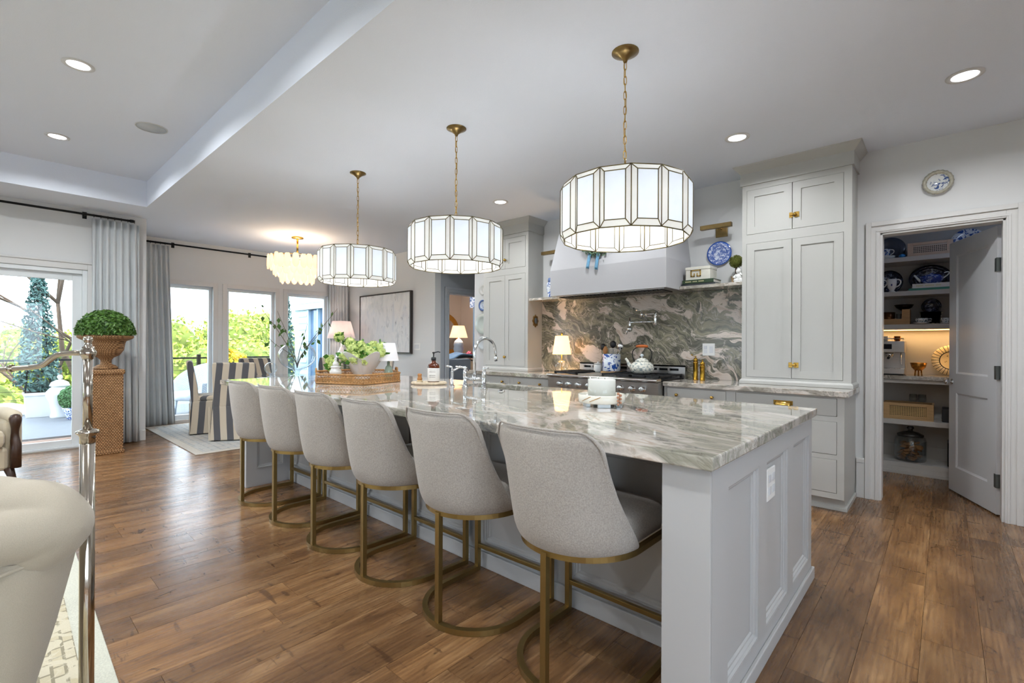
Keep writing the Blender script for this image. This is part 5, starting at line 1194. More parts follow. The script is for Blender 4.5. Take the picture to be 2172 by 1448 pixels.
def lean_plate(x, y, z, rx, rz_, label, mat, tilt=8, name='serving_plate', rim=None, cat='plate'):
    """plate standing on edge at (x, y, z = its lowest point), leaning back on +Y"""
    t = thing(name, label, cat, (x, y, z))
    m = MB().lathe([(.001, .000), (.55, .0), (.62, .010), (1.0, .022), (.99, .028), (.60, .016), (.5, .008), (.001, .008)], 40)
    T = Matrix.Rotation(radians(-tilt), 4, 'X') @ Matrix.Translation((0, 0, rz_)) @ Matrix.Rotation(radians(90), 4, 'X') @ Matrix.Diagonal((rx, rz_, 1, 1))
    m.xf(T); m.build('plate', mat, t, world=False)
    if rim:
        q = MB().lathe([(.72, .0245), (.985, .030), (.985, .031), (.72, .0255)], 40); q.xf(T); q.build('rim', rim, t, world=False)
    return t
navy = china('navy_china', (20, 28, 64), (150, 164, 196), 30, .36, .5); navy_rim = M('navy_glaze', (22, 28, 58), .15, var=.2, vs_=40, coat=.4)
# bottom shelf
t = thing('cookie_jar', 'large clear glass lidded jar of biscuits on the lowest pantry shelf', 'jar', (-.255, 6.23, .112))
MB().lathe([(.001, .004), (.115, .004), (.125, .02), (.127, .20), (.115, .235), (.09, .245), (.088, .245), (.112, .228), (.122, .19), (.12, .02), (.001, .012)], 36, (-.255, 6.23), .112).build('jar', clear_m, t)
MB().lathe([(.001, .246), (.105, .246), (.105, .262), (.06, .285), (.02, .295), (.018, .31), (.030, .325), (.022, .34), (.001, .343)], 30, (-.255, 6.23), .112).build('lid', M('pewter_lid', (86, 84, 82), .25, .7), t)
rnd = random.Random(51)
for k in range(46):
    a = rnd.uniform(0, 2 * pi); r_ = rnd.uniform(.02, .088); c_ = (-.255 + r_ * cos(a), 6.23 + r_ * sin(a), .135 + .028 * (k // 8) + rnd.uniform(0, .012))
    b_ = tag(MB().lathe([(.001, -.006), (.026, -.006), (.028, 0), (.026, .006), (.001, .006)], 10).xf(Matrix.Translation(c_) @ Matrix.Rotation(rnd.uniform(0, 3), 4, 'Z') @ Matrix.Rotation(rnd.uniform(-.9, .9), 4, 'X')).build('biscuit', M('biscuit', (150, 104, 60), .8, var=.2, vs_=40)), 'brown biscuit inside the pantry glass jar', 'biscuit', 'biscuits in the glass jar')
t = tag(MB().box(.02, .20, 6.12, 6.38, .112, .34).build('storage_bin', black_m, bevel=.01), 'dark storage bin on the lowest pantry shelf by the door', 'bin')
def cane_basket(x0, x1, y0, y1, z0, z1, label, wood, cane):
    t = thing('cane_basket', label, 'basket', ((x0 + x1) / 2, (y0 + y1) / 2, z0)); th = .014; h = z1 - z0
    MB().box(x0, x1, y0, y1, z0, z0 + .01).build('bottom', wood, t)
    fw2 = (x1 - x0) * .13
    m = MB().box(x0, x0 + fw2, y0, y0 + th, z0 + .01, z1).box(x1 - fw2, x1, y0, y0 + th, z0 + .01, z1).box(x0 + fw2, x1 - fw2, y0, y0 + th, z0 + .01, z0 + .01 + h * .16).box(x0 + fw2, x1 - fw2, y0, y0 + th, z1 - h * .18, z1); m.build('front_frame', wood, t, bevel=.002)
    g = MB(); a, b = x0 + fw2, x1 - fw2; z2, z3 = z0 + .01 + h * .16, z1 - h * .18
    n_ = int((b - a) / .0135)
    for k in range(n_ + 1): g.box(a + (b - a) * k / n_ - .0028, a + (b - a) * k / n_ + .0028, y0 + .004, y0 + .007, z2, z3)
    n2 = int((z3 - z2) / .0135)
    for k in range(n2 + 1): g.box(a, b, y0 + .006, y0 + .009, z2 + (z3 - z2) * k / n2 - .0028, z2 + (z3 - z2) * k / n2 + .0028)
    g.build('cane_mesh', cane, t)
    for q0, q1 in ((x0, x0 + th), (x1 - th, x1)): MB().box(q0, q1, y0 + th, y1, z0 + .01, z1).build('side', wood, t)
    MB().box(x0 + th, x1 - th, y1 - th, y1, z0 + .01, z1).build('back', wood, t); MB().box(x0 + th, x1 - th, y0 + .03, y1 - th, z0 + .012, z0 + h * .75).build('contents', dark_m, t)
    return t
bw = M('basket_wood', (186, 152, 106), .6, var=.1, vscale=(3, 1, 20)); pw = M('pale_wood', (196, 172, 152), .6, var=.08, vscale=(3, 1, 20))
cane_basket(-.462, -.078, 6.095, 6.33, .532, .692, 'wooden basket with cane front on the shelf above the biscuit jar', bw, M('cane_tan', (208, 176, 120), .6))
cane_basket(-.278, .053, 6.095, 6.36, 2.130, 2.262, 'pale wooden basket with cane front on the top pantry shelf', pw, M('cane_pale', (206, 190, 176), .6))
tag(MB().box(-.02, .22, 6.12, 6.36, .532, .66).build('storage_bin', M('charcoal_bin', (36, 38, 44), .5), bevel=.008), 'charcoal storage bin beside the tan cane basket', 'bin')
for k, x in enumerate((-.24, -.17)):
    t = thing('wine_glass', ('clear stemmed glass behind the tan cane basket, left of its pair', 'clear stemmed glass behind the tan cane basket, right of its pair')[k], 'glass', (x, 6.375, .532), 0, 'glasses behind the cane basket')
    MB().lathe([(.001, 0), (.03, 0), (.03, .003), (.004, .008), (.004, .12), (.025, .14), (.034, .18), (.030, .235), (.0285, .235), (.032, .18), (.001, .135)], 20, (x, 6.375), .532).build('glass', clear_m, t)
# counter: espresso machine, bowl, charger
t = thing('espresso_machine', 'stainless steel espresso machine on the pantry counter', 'coffee machine', (-.46, 6.26, .966)); e0, e1, ey = -.63, -.297, 6.12
MB().box(e0, e1, ey + .13, 6.405, .976, 1.30).build('body', steel_m, t, bevel=.006)
MB().box(e0, e1, ey, ey + .135, 1.19, 1.305).build('head', steel_m, t, bevel=.006)
MB().box(e0 + .05, e1 - .10, ey - .003, ey, 1.225, 1.275).build('display', M('display_black', (18, 20, 28), .15), t)
MB().box(e0, e1, ey - .01, ey + .135, .976, 1.03).build('drip_tray', steel_m, t, bevel=.004)
MB().box(e0 + .01, e1 - .01, ey, 6.40, .966, .977).build('feet', black_m, t)
g = MB()
for k in range(14): g.box(e0 + .02 + k * .021, e0 + .03 + k * .021, ey, ey + .125, 1.030, 1.034)
g.build('drip_grid', chrome_m, t)
for x in (e0 + .09, e0 + .21):
    MB().lathe([(.001, 0), (.034, 0), (.034, .045), (.001, .045)], 20, (x, ey + .065), 1.145).build('group_head', chrome_m, t)
    MB().tube([(x, ey + .04, 1.145), (x, ey - .07, 1.135)], .012, 8).build('portafilter_handle', black_m, t)
MB().tube([(e1 - .03, ey + .05, 1.19), (e1 - .03, ey + .03, 1.09), (e1 - .02, ey + .02, 1.06)], .005, 8).build('steam_wand', chrome_m, t)
MB().tube([(e0 + .01, ey + .02, 1.33), (e1 - .01, ey + .02, 1.33), (e1 - .01, 6.39, 1.33), (e0 + .01, 6.39, 1.33)], .005, 6, cyc=True).build('cup_rail', chrome_m, t)
for k, x in enumerate((-.55, -.46, -.36)):
    tag(MB().lathe([(.001, 0), (.022, 0), (.03, .02), (.032, .05), (.030, .05), (.027, .02), (.001, .005)], 18, (x, 6.22), 1.3055).build('espresso_cup', (M('copper_cup', (150, 96, 50), .25, .8) if k != 1 else white_cer)), ('copper cup on the espresso machine, leftmost', 'white cup on top of the espresso machine', 'copper cup on the espresso machine, rightmost')[k], 'cup', 'cups on the espresso machine')
t = thing('footed_bowl', 'small bronze footed bowl on the pantry counter', 'bowl', (-.195, 6.2, .966))
brz = M('bronze', (170, 118, 50), .25, .9, var=.2, vs_=30)
MB().lathe([(.001, .045), (.03, .05), (.055, .08), (.066, .125), (.063, .125), (.05, .082), (.001, .055)], 28, (-.195, 6.2), .966).build('bowl', brz, t)
for a in (90, 210, 330): MB().tube([(-.195 + .025 * cos(radians(a)), 6.2 + .025 * sin(radians(a)), 1.02), (-.195 + .03 * cos(radians(a)), 6.2 + .03 * sin(radians(a)), .966)], .006, 8).build('foot', brz, t)
ct = NT('charger_pattern'); sp = ct.node('ShaderNodeSeparateXYZ'); ct.L(ct.coord(loc=(0, 0, -.145)), sp.inputs[0])
an = ct.math('ARCTAN2', sp.outputs[2], sp.outputs[0]); ra = ct.math('SQRT', ct.math('ADD', ct.math('POWER', sp.outputs[0], 2.0), ct.math('POWER', sp.outputs[2], 2.0)))
st_ = ct.math('GREATER_THAN', ct.math('FRACT', ct.math('MULTIPLY', an, 28 / (2 * pi))), .82); rimk = ct.math('GREATER_THAN', ra, .088)
bandk = ct.math('MULTIPLY', ct.math('GREATER_THAN', ra, .082), ct.math('LESS_THAN', ra, .09)); fl_ = ct.ramp(ct.noise(ct.coord(), 34, 2, .5, 1.5), [(.60, (0, 0, 0)), (.63, (1, 1, 1))]); cen_ = ct.math('MULTIPLY', fl_, ct.math('LESS_THAN', ra, .055))
kk = ct.math('MAXIMUM', ct.math('MULTIPLY', st_, rimk), ct.math('MAXIMUM', bandk, cen_)); ct.set(ct.mix(kk, lin((226, 206, 160)), lin((24, 20, 18))), .3)
lean_plate(.045, 6.355, .970, .148, .148, 'large cream charger with black striped rim leaning on the pantry wall', ct.m, 9, 'charger_plate')
# shelf three
wd_m = M('crate_wood', (176, 138, 94), .6, var=.12, vscale=(2, 1, 22))
t = thing('wooden_crate', 'low wooden crate with tall end block on the third pantry shelf', 'crate', (-.40, 6.2, 1.469))
MB().box(-.60, -.258, 6.09, 6.10, 1.469, 1.525).build('front_board', wd_m, t); MB().box(-.318, -.258, 6.10, 6.30, 1.469, 1.618).build('end_block', wd_m, t); MB().box(-.318, -.258, 6.088, 6.10, 1.525, 1.618).build('end_board', wd_m, t)
MB().box(-.60, -.318, 6.10, 6.30, 1.469, 1.478).build('bottom', wd_m, t); MB().box(-.60, -.318, 6.29, 6.30, 1.478, 1.525).build('back_board', wd_m, t)
cop = M('old_copper', (96, 58, 30), .3, .8, var=.2, vs_=20)
tag(MB().lathe([(.001, 0), (.05, 0), (.055, .12), (.052, .12), (.047, .01), (.001, .01)], 22, (-.43, 6.2), 1.478).build('copper_canister', cop), 'dark copper canister inside the wooden crate', 'canister')
t = thing('glass_tumbler', 'clear tumbler inside the wooden crate beside its end block', 'glass', (-.345, 6.17, 1.478)); MB().lathe([(.001, 0), (.018, 0), (.022, .1), (.02, .1), (.016, .01), (.001, .01)], 18, (-.345, 6.17), 1.478).build('glass', clear_m, t)
t = thing('pedestal_bowl', 'dark metal bowl on a slender foot behind the wooden crate', 'bowl', (-.315, 6.345, 1.469))
MB().lathe([(.001, 0), (.04, 0), (.04, .006), (.008, .015), (.008, .14), (.03, .155), (.065, .18), (.08, .21), (.077, .21), (.06, .185), (.001, .165)], 28, (-.315, 6.345), 1.469).build('bowl', M('dark_bronze', (52, 38, 28), .2, .8), t)
MB().ball((-.315, 6.345, 1.668), .030, 14, 10).build('glass_ball', acr, t)
lean_plate(-.104, 6.36, 1.575, .077, .077, 'round navy plate leaning above the checked basket', navy, 6, rim=navy_rim)
t = thing('plate_stand', 'small dark easel under the round navy plate', 'stand', (-.104, 6.36, 1.469)); MB().box(-.13, -.08, 6.32, 6.40, 1.469, 1.476).box(-.128, -.122, 6.35, 6.358, 1.476, 1.60).box(-.088, -.082, 6.35, 6.358, 1.476, 1.60).build('easel', black_m, t)
t = tag(MB().loft([[(x, y, z) for x, y in ((-.105 - w_, 6.14 + .0), (-.105 + w_, 6.14), (-.105 + w_, 6.28), (-.105 - w_, 6.28))] for w_, z in ((.070, 1.469), (.085, 1.59), (.079, 1.59), (.066, 1.478))], smooth=False).build('checked_basket', weave('checked_weave', (96, 96, 82), (196, 190, 168), 190, 190)), 'grey checked woven basket on the third pantry shelf', 'basket')
def cup_saucer(x, y, z, label, s=1.0):
    t = thing('teacup', label, 'cup', (x, y, z)); MB().lathe([(.001, 0), (.03 * s, 0), (.062 * s, .012), (.060 * s, .014), (.03 * s, .005), (.001, .005)], 24, (x, y), z).build('saucer', white_cer, t)
    MB().lathe([(.001, .006), (.025 * s, .006), (.045 * s, .03), (.052 * s, .055), (.050 * s, .055), (.04 * s, .03), (.001, .012)], 24, (x, y), z).build('cup', china('cup_china', (46, 74, 88), (216, 222, 220), 46, .56, .6), t)
    MB().tube([(x + .046 * s, y, z + .05), (x + .075 * s, y, z + .048), (x + .07 * s, y, z + .028), (x + .042 * s, y, z + .026)], .004, 6).build('handle', white_cer, t)
cup_saucer(-.170, 6.105, 1.469, 'blue patterned teacup and saucer before the checked basket'); cup_saucer(-.0, 6.12, 1.469, 'small white teacup on the third pantry shelf by the door', .6)
# shelf four
for x, lb in ((-.398, 'white footed mug with handle in full view on the fourth pantry shelf'), (-.505, 'white footed mug partly hidden by the door frame')):
    t = thing('footed_mug', lb, 'mug', (x, 6.12, 1.795), 0, 'white mugs in the pantry')
    MB().lathe([(.001, 0), (.030, 0), (.028, .006), (.018, .014), (.022, .025), (.036, .05), (.041, .13), (.0385, .13), (.033, .055), (.001, .03)], 26, (x, 6.12), 1.795).build('cup', white_cer, t)
    MB().tube(bez((x + .038, 6.12, 1.92), (x + .085, 6.12, 1.925), (x + .075, 6.12, 1.855), (x + .03, 6.12, 1.845), 8), .006, 8).build('handle', white_cer, t)
    MB().box(x - .006, x + .006, 6.0795, 6.083, 1.855, 1.875).build('painted_motif', M('motif_blue', (40, 50, 110), .4), t)
lean_plate(-.437, 6.36, 1.795, .115, .125, 'round navy platter leaning behind the white mugs', navy, 7, rim=navy_rim)
lean_plate(-.115, 6.36, 1.80, .165, .135, 'large oval navy platter leaning behind the tureen', navy, 7, 'oval_platter', navy_rim)
book(-.268, .06, 6.085, 6.30, 1.795, 1.818, M('teal_cover', (60, 130, 112), .5), 'green book lying at the bottom under the white pantry book')
book(-.240, .04, 6.085, 6.28, 1.8185, 1.860, M('white_cover', (216, 216, 214), .5), 'thick white book lying on the green pantry book', (7, 9, 5))
t = thing('blue_tureen', 'blue and white boat shaped tureen on the white pantry book', 'tureen', (-.10, 6.18, 1.86))
tz = 1.8605; mt = china('tureen_china', (34, 58, 140), (170, 184, 220), 28, .40, .5)
rings = []
for r_, z_ in ((.03, 0), (.04, .006), (.06, .03), (.068, .06), (.065, .068), (.06, .06), (.001, .04)): rings.append([(-.10 + cos(a) * r_ * 1.35, 6.18 + sin(a) * r_ * .8, tz + z_ + .012 * max(0, -cos(a)) * (z_ > .05)) for a in [2 * pi * k / 32 for k in range(32)]])
MB().loft(rings).build('body', mt, t)
MB().lathe([(.001, .062), (.07, .062), (.05, .085), (.012, .095), (.012, .105), (.001, .108)], 26, (-.10, 6.18), tz, None, 1.25, .75).build('lid', mt, t)
MB().tube(bez((-.015, 6.18, tz + .05), (.05, 6.18, tz + .10), (.03, 6.18, tz + .12), (-.01, 6.18, tz + .10), 8), .005, 8).build('handle', white_cer, t)
MB().tube(bez((-.18, 6.18, tz + .03), (-.20, 6.18, tz + .05), (-.21, 6.18, tz + .07), (-.23, 6.18, tz + .095), 6), [.014, .012, .011, .010, .009, .009, .009], 10).build('spout', white_cer, t)
# top shelf
lean_plate(-.43, 6.37, 2.130, .13, .13, 'large grey plate leaning at the left of the top pantry shelf', M('grey_glaze', (84, 92, 108), .2, var=.1), 7)
for k in range(4): tag(MB().lathe([(.001, 0), (.05, 0), (.082, .010), (.080, .013), (.05, .004), (.001, .004)], 28, (-.455, 6.19), 2.130 + .0085 * k).build('stacked_plate', white_cer), ('lowest white plate', 'second white plate', 'third white plate', 'topmost white plate')[k] + ' of the stack on the top pantry shelf', 'plate', 'stacked white plates')
t = thing('creamer', 'blue and white creamer on the stack of plates', 'pitcher', (-.455, 6.19, 2.166)); MB().lathe([(.001, 0), (.028, 0), (.04, .02), (.036, .05), (.042, .075), (.038, .075), (.03, .05), (.001, .01)], 22, (-.455, 6.19), 2.166).build('body', blue_china, t)
MB().tube(bez((-.415, 6.19, 2.235), (-.375, 6.19, 2.24), (-.38, 6.19, 2.19), (-.42, 6.19, 2.185), 8), .005, 8).build('handle', white_cer, t)
tag(MB().ball((-.318, 6.13, 2.150), (.030, .025, .020), 16, 10).build('blue_dish', M('turquoise', (40, 130, 200), .3)), 'small bright blue lidded dish beside the pale cane basket', 'dish')
lean_plate(.16, 6.36, 2.130, .13, .13, 'blue and white plate above the door on the top pantry shelf', blue_china, 8)
d = bpy.data.lights.new('pantry_light', 'POINT'); d.energy = 1.6; d.color = (.62, .75, 1.0); d.shadow_soft_size = .1
t = thing('pantry_ceiling_light', 'flush pantry ceiling light above the open door', 'ceiling light', (.35, 5.55, 2.6)); MB().lathe([(.001, 0), (.11, 0), (.11, -.02), (.07, -.05), (.001, -.06)], 28, (.35, 5.55), 2.6).build('shade', shade_mat('pantry_shade', (220, 230, 250), .8, .5), t)
o = bpy.data.objects.new('pantry_light', d); C.objects.link(o); o.parent = t; o.location = (0, 0, -.10)

# ------------------------------------------------------------------ living side: curtains and rods
def curtain(name, label, x, y0, y1, z0, z1, folds, amp, flare=(0, 0)):
    nu, nv = folds * 8 + 1, 10; rows = []
    for j in range(nv):
        v = j / (nv - 1); k = 1 - v
        row = []
        for i in range(nu):
            u = i / (nu - 1); a0 = y0 - flare[0] * k; a1 = y1 + flare[1] * k
            ph = 2 * pi * folds * u + .5 * sin(3 * u + 2 * k)
            w_ = amp * (.45 + .55 * min(1, (1 - v) * 4)) * (1 + .25 * sin(7 * u + 1))
            row.append((x + w_ * sin(ph), a0 + (a1 - a0) * (u + .012 * sin(2 * ph) * (1 - v)), z0 + (z1 - z0) * v))
        rows.append(row)
    t = thing(name, label, 'curtain', (x, (y0 + y1) / 2, z0))
    MB().loft(rows, closed=False, caps=False).build('panel', curt_m, t, solid=.006)
    pl = MB()
    for q in range(folds):
        y = y0 + (y1 - y0) * (q + .25) / folds; pl.box(x - .012, x + .016, y - .006, y + .006, z1 - .10, z1)
    pl.build('pinch_pleats', curt_m, t)
    return t
curtain('linen_curtain', 'full grey linen curtain beside the sliding door behind the wicker urn', XL + .09, .86, 1.31, .012, 2.735, 7, .032, (-.01, .02))
curtain('linen_curtain', 'grey linen curtain at the left of the dining windows', XD + .09, 1.46, 1.88, .012, 2.725, 7, .032, (0, .10))
curtain('linen_curtain', 'grey linen curtain in the dining corner behind the table lamp', XD + .09, 4.44, 4.84, .012, 2.725, 7, .030)
def rod(label, x, y0, y1, z, brackets, cy):
    t = thing('curtain_rod', label, 'curtain rod', (x, (y0 + y1) / 2, z)); MB().tube([(x, y0, z), (x, y1, z)], .013, 10).build('rod', black_m, t)
    for y in (y0, y1): MB().lathe([(.001, -.02), (.018, -.02), (.02, 0), (.018, .02), (.001, .02)], 14).xf(Matrix.Translation((x, y, z)) @ Matrix.Rotation(radians(90), 4, 'X')).build('finial', black_m, t)
    for y, wx in brackets: MB().box(wx, x, y - .008, y + .008, z - .01, z + .01).box(wx, wx + .008, y - .02, y + .02, z - .04, z + .04).build('bracket', black_m, t)
    for a, b in cy:
        n_ = 7
        for k in range(n_): MB().tube([(x + .019 * cos(q * pi / 5), a + (b - a) * (k + .25) / n_, z - .004 + .019 * sin(q * pi / 5)) for q in range(10)], .0025, 5, cyc=True).build('ring', black_m, t)
rod('black curtain rod above the sliding door', XL + .09, -2.6, 1.235, 2.775, ((-2.4, XL), (-.4, XL), (.80, XL)), ((.86, 1.31),))
rod('long black curtain rod above the dining windows', XD + .09, 1.46, 4.84, 2.762, ((1.95, XD), (3.05, XD), (4.38, XD)), ((1.46, 1.88), (4.44, 4.84)))
# wicker pedestal, urn, boxwood
wick = weave('wicker', (116, 80, 48), (196, 152, 104), 260, 175, .75, .9)
t = thing('wicker_pedestal', 'square woven wicker pedestal column by the curtain', 'pedestal', (-7.09, .93, 0))
MB().box(-7.225, -6.955, .79, 1.07, .03, .90).build('column', wick, t, bevel=.012)
MB().box(-7.24, -6.94, .775, 1.085, .89, .95).build('cap', wick, t, bevel=.02); MB().box(-7.235, -6.945, .78, 1.08, 0, .04).build('plinth', wick, t, bevel=.01)
t = thing('wicker_urn', 'woven wicker urn standing on the wicker pedestal', 'urn', (-7.09, .93, .95))
MB().lathe([(.001, 0), (.105, 0), (.11, .02), (.09, .04), (.052, .06), (.048, .10), (.07, .13), (.125, .16), (.162, .22), (.172, .29), (.182, .32), (.235, .345), (.252, .36), (.252, .385), (.22, .385), (.20, .35), (.001, .33)], 40, (-7.09, .93), .95).build('urn', wick, t)
t = thing('boxwood_dome', 'round green boxwood dome filling the wicker urn', 'plant', (-7.09, .93, 1.31))
MB().lathe([(.001, 1.337), (.23, 1.337), (.245, 1.38), (.22, 1.47), (.16, 1.55), (.08, 1.59), (.001, 1.60)], 24, (-7.09, .93)).build('core', leafd_m, t)
leaf_pts(random.Random(61), 3600, shell((-7.09, .93, 1.34), (.27, .27, .285), .86, 0), .040, .55).build('foliage', leaf_m, t, rec=False)
# living rug with border
def rug(name, label, x0, x1, y0, y1, base, border, mot, th=.012, rz=0):
    t = thing(name, label, 'rug', ((x0 + x1) / 2, (y0 + y1) / 2, 0), rz); hx, hy = (x1 - x0) / 2, (y1 - y0) / 2
    MB().box(-hx, hx, -hy, hy, .0005, th).build('border', border, t, world=False, bevel=.003)
    MB().box(-hx + .09, hx - .09, -hy + .09, hy - .09, th, th + .002).build('field', mot, t, world=False)
    MB().box(-hx + .42, hx - .42, -hy + .42, hy - .42, th + .002, th + .0035).build('centre_field', base, t, world=False)
    return t
def motif(name, a, b, c_, sc):
    t = NT(name); v = t.coord(); bt_ = t.node('ShaderNodeTexBrick'); t.L(v, bt_.inputs[0]); bt_.inputs['Scale'].default_value = sc; bt_.inputs[1].default_value = lin(a); bt_.inputs[2].default_value = lin(c_); bt_.inputs[3].default_value = lin(b); bt_.inputs['Mortar Size'].default_value = .035
    n = t.noise(v, 9, 3, .6, 1.5); n2 = t.noise(v, 240, 2)
    col = t.mix(t.ramp(n, [(.50, (0, 0, 0)), (.56, (1, 1, 1))]), bt_.outputs[0], lin(a)); col = t.mix(t.math('MULTIPLY', n2, .25), col, lin(b)); t.set(col, .95); t.bump(n2, .5, .004); return t.m
rug('living_rug', 'cream and gold patterned rug under the sofa and floor lamp', -5.2, -.4, -2.6, .345, motif('rug_field', (214, 202, 172), (176, 160, 118), (196, 184, 150), 2.5), fabric('rug_border', (206, 206, 190), .12, 150), motif('rug_motif', (216, 208, 184), (150, 142, 120), (200, 188, 154), 6.5), .012, radians(-1.2))
rug('dining_rug', 'pale faded rug under the dining table', -8.72, -6.18, 1.585, 4.65, motif('drug_field', (190, 194, 192), (168, 172, 176), (196, 192, 184), 2.0), fabric('drug_border', (196, 190, 178), .08, 150), motif('drug_motif', (196, 196, 192), (170, 172, 172), (202, 196, 186), 3.0), .010)
# pharmacy floor lamp
px, py = -1.727, .189
t = thing('floor_lamp', 'polished nickel floor lamp with bent swing arm beside the sofa', 'lamp', (px, py, .0155))
MB().lathe([(.001, 0), (.13, 0), (.13, .012), (.12, .02), (.03, .03), (.02, .05), (.001, .05)], 32, (px, py), .0158).build('base', nickel_m, t)
MB().tube([(px, py, .05), (px, py, 1.005)], .0165, 20).build('pole', nickel_m, t)
MB().lathe([(.001, -.03), (.0172, -.03), (.0172, -.012), (.019, -.008), (.025, -.003), (.025, .003), (.012, .008), (.001, .009)], 24, (px, py), 1.008).build('collar', nickel_m, t)
MB().tube([(px, py, 1.01), (px, py, 1.215)], .0105, 18).build('inner_pole', nickel_m, t)
MB().lathe([(.001, -.016), (.012, -.016), (.013, -.012), (.018, -.004), (.0185, .004), (.013, .012), (.014, .016), (.009, .02), (.008, .03), (.011, .034), (.009, .044), (.001, .047)], 20, (px, py), 1.222).build('swivel', nickel_m, t)
hd_ = Vector((-.741, -.671, 0))
def lp(s_, z_): return Vector((px, py, z_)) + hd_ * s_
arm = [lp(.0, 1.222), lp(.04, 1.222), lp(.065, 1.220)] + bez(lp(.075, 1.219), lp(.10, 1.214), lp(.11, 1.190), lp(.135, 1.185), 8) + [lp(.16, 1.182), lp(.30, 1.172), lp(.44, 1.168)]
MB().tube(arm, .0072, 12).build('arm', nickel_m, t)
MB().tube([lp(.205, 1.1795), lp(.212, 1.179)], .0105, 12).build('arm_joint', nickel_m, t)
MB().lathe([(.02, .03), (.03, .025), (.10, -.06), (.098, -.06), (.028, .022)], 28, (lp(.50, 0).x, lp(.50, 0).y), 1.165).build('lamp_shade', nickel_m, t)
# tufted sofa, only its rolled end is in view
E_ = Vector((-1.537, .160, 0)); ax = Vector((-.741, -.671, 0)); nn = Vector((.671, -.741, 0))
t = thing('tufted_sofa', 'cream velvet sofa with rolled tufted back at the left edge', 'sofa', (E_.x, E_.y, .0155))
rings = []
for i in range(70):
    s_ = .15 * (i / 14) if i < 14 else .15 + (i - 14) * .025
    q = min(1, s_ / .15); R_ = .108 * sqrt(max(0.0004, 1 - (1 - q) ** 2.2)); ring = []
    for k in range(64):
        a = 2 * pi * k / 64; lob = 1 + .22 * abs(sin(2.0 * a - 1.35 - .8 * (1 - q))) ** .7 * min(1, q * 1.8) - .15 * min(1, q * 1.8) + (.09 * abs(sin(pi * (s_ - .15) / .2 + .6 * sin(2 * a))) ** .45 if s_ > .15 else 0)
        ring.append(E_ + ax * s_ + nn * (cos(a) * R_ * lob) + Vector((0, 0, .806 + sin(a) * R_ * lob * .98)))
    rings.append(ring)
MB().loft(rings).build('back_roll', sofa_m, t, sub=1)
rings = []
for z_, n0, n1, e_ in ((.055, -.02, .055, .225), (.30, -.05, .06, .168), (.55, -.08, .065, .110), (.70, -.09, .07, .076), (.745, -.09, .072, .066)):
    c0, c1 = E_ + ax * e_, E_ + ax * 1.55
    rings.append([c0 + nn * n0 + ax * .03 + Vector((0, 0, z_)), c0 + nn * (n0 + .03) + Vector((0, 0, z_)), c0 + nn * (n1 - .03) + Vector((0, 0, z_)), c0 + nn * n1 + ax * .03 + Vector((0, 0, z_)), c1 + nn * n1 + Vector((0, 0, z_)), c1 + nn * n0 + Vector((0, 0, z_))])
MB().loft(rings).build('back_panel', sofa_m, t)
wl = [E_ + ax * s_ + nn * (.02 + .064 * min(1, (s_ - .05) / .06)) + Vector((0, 0, .748 - .055 * min(1, (s_ - .05) / .16))) for s_ in (.055, .08, .11, .15, .2, .3, 1.5)]
MB().tube(wl, .005, 6).build('welt', sofa_m, t)
def obox(name, s0, s1, n0, n1, z0, z1, mat, bev=.02):
    m = MB().box(0, s1 - s0, 0, n1 - n0, z0, z1); m.xf(Matrix(((ax.x, nn.x, 0, E_.x + ax.x * s0 + nn.x * n0), (ax.y, nn.y, 0, E_.y + ax.y * s0 + nn.y * n0), (0, 0, 1, 0), (0, 0, 0, 1)))); return m.build(name, mat, t, bevel=bev)
obox('seat_base', .22, 1.55, .05, .66, .12, .30, sofa_m); obox('seat_cushion', .22, 1.55, .08, .68, .30, .44, sofa_m, .04)
for s_ in (.25, 1.45):
    for n_ in (-.02, .58): obox('leg', s_, s_ + .05, n_, n_ + .05, .0155, .12, M('dark_walnut', (58, 38, 26), .4), .004)
# armchair with carved wood arm at the far left edge
ac = thing('armchair', 'cream upholstered armchair with carved dark wood arm at the left edge', 'armchair', (-6.30, -.27, .0), radians(-80))
wal = M('carved_wood', (62, 40, 28), .35, var=.2, vs_=30)
MB().box(-.36, .36, -.34, .36, .14, .34).build('seat_base', cream_m, ac, world=False, bevel=.03)
MB().box(-.33, .33, -.30, .42, .34, .50).build('seat_cushion', cream_m, ac, world=False, bevel=.05)
MB().loft([[(-.36, -.30, .30), (.36, -.30, .30), (.36, -.42, .30), (-.36, -.42, .30)], [(-.37, -.34, .70), (.37, -.34, .70), (.37, -.46, .70), (-.37, -.46, .70)], [(-.33, -.40, .98), (.33, -.40, .98), (.33, -.50, .98), (-.33, -.50, .98)]], smooth=False).build('backrest', cream_m, ac, world=False, bevel=.04)
for s_ in (-1, 1):
    MB().box(s_ * .34, s_ * .46, -.34, .30, .14, .58).build('arm', cream_m, ac, world=False, bevel=.04)
    MB().tube([(s_ * .40, -.3, .60), (s_ * .40, 0, .61), (s_ * .40, .30, .60), (s_ * .40, .355, .575)], [.045, .055, .055, .03], 12).build('arm_pad', cream_m, ac, world=False)
    MB().tube(bez((s_ * .40, .33, .60), (s_ * .40, .40, .56), (s_ * .40, .28, .45), (s_ * .40, .37, .36), 8) + [Vector((s_ * .40, .37, .16))], [.036, .042, .04, .034, .028, .026, .028, .032, .036, .036], 10).build('carved_post', wal, ac, world=False)
    for y in (-.34, .34): MB().tube([(s_ * .36, y, .16), (s_ * .38, y * 1.05, .07), (s_ * .36, y, .0)], [.035, .026, .022], 10).build('leg', wal, ac, world=False)

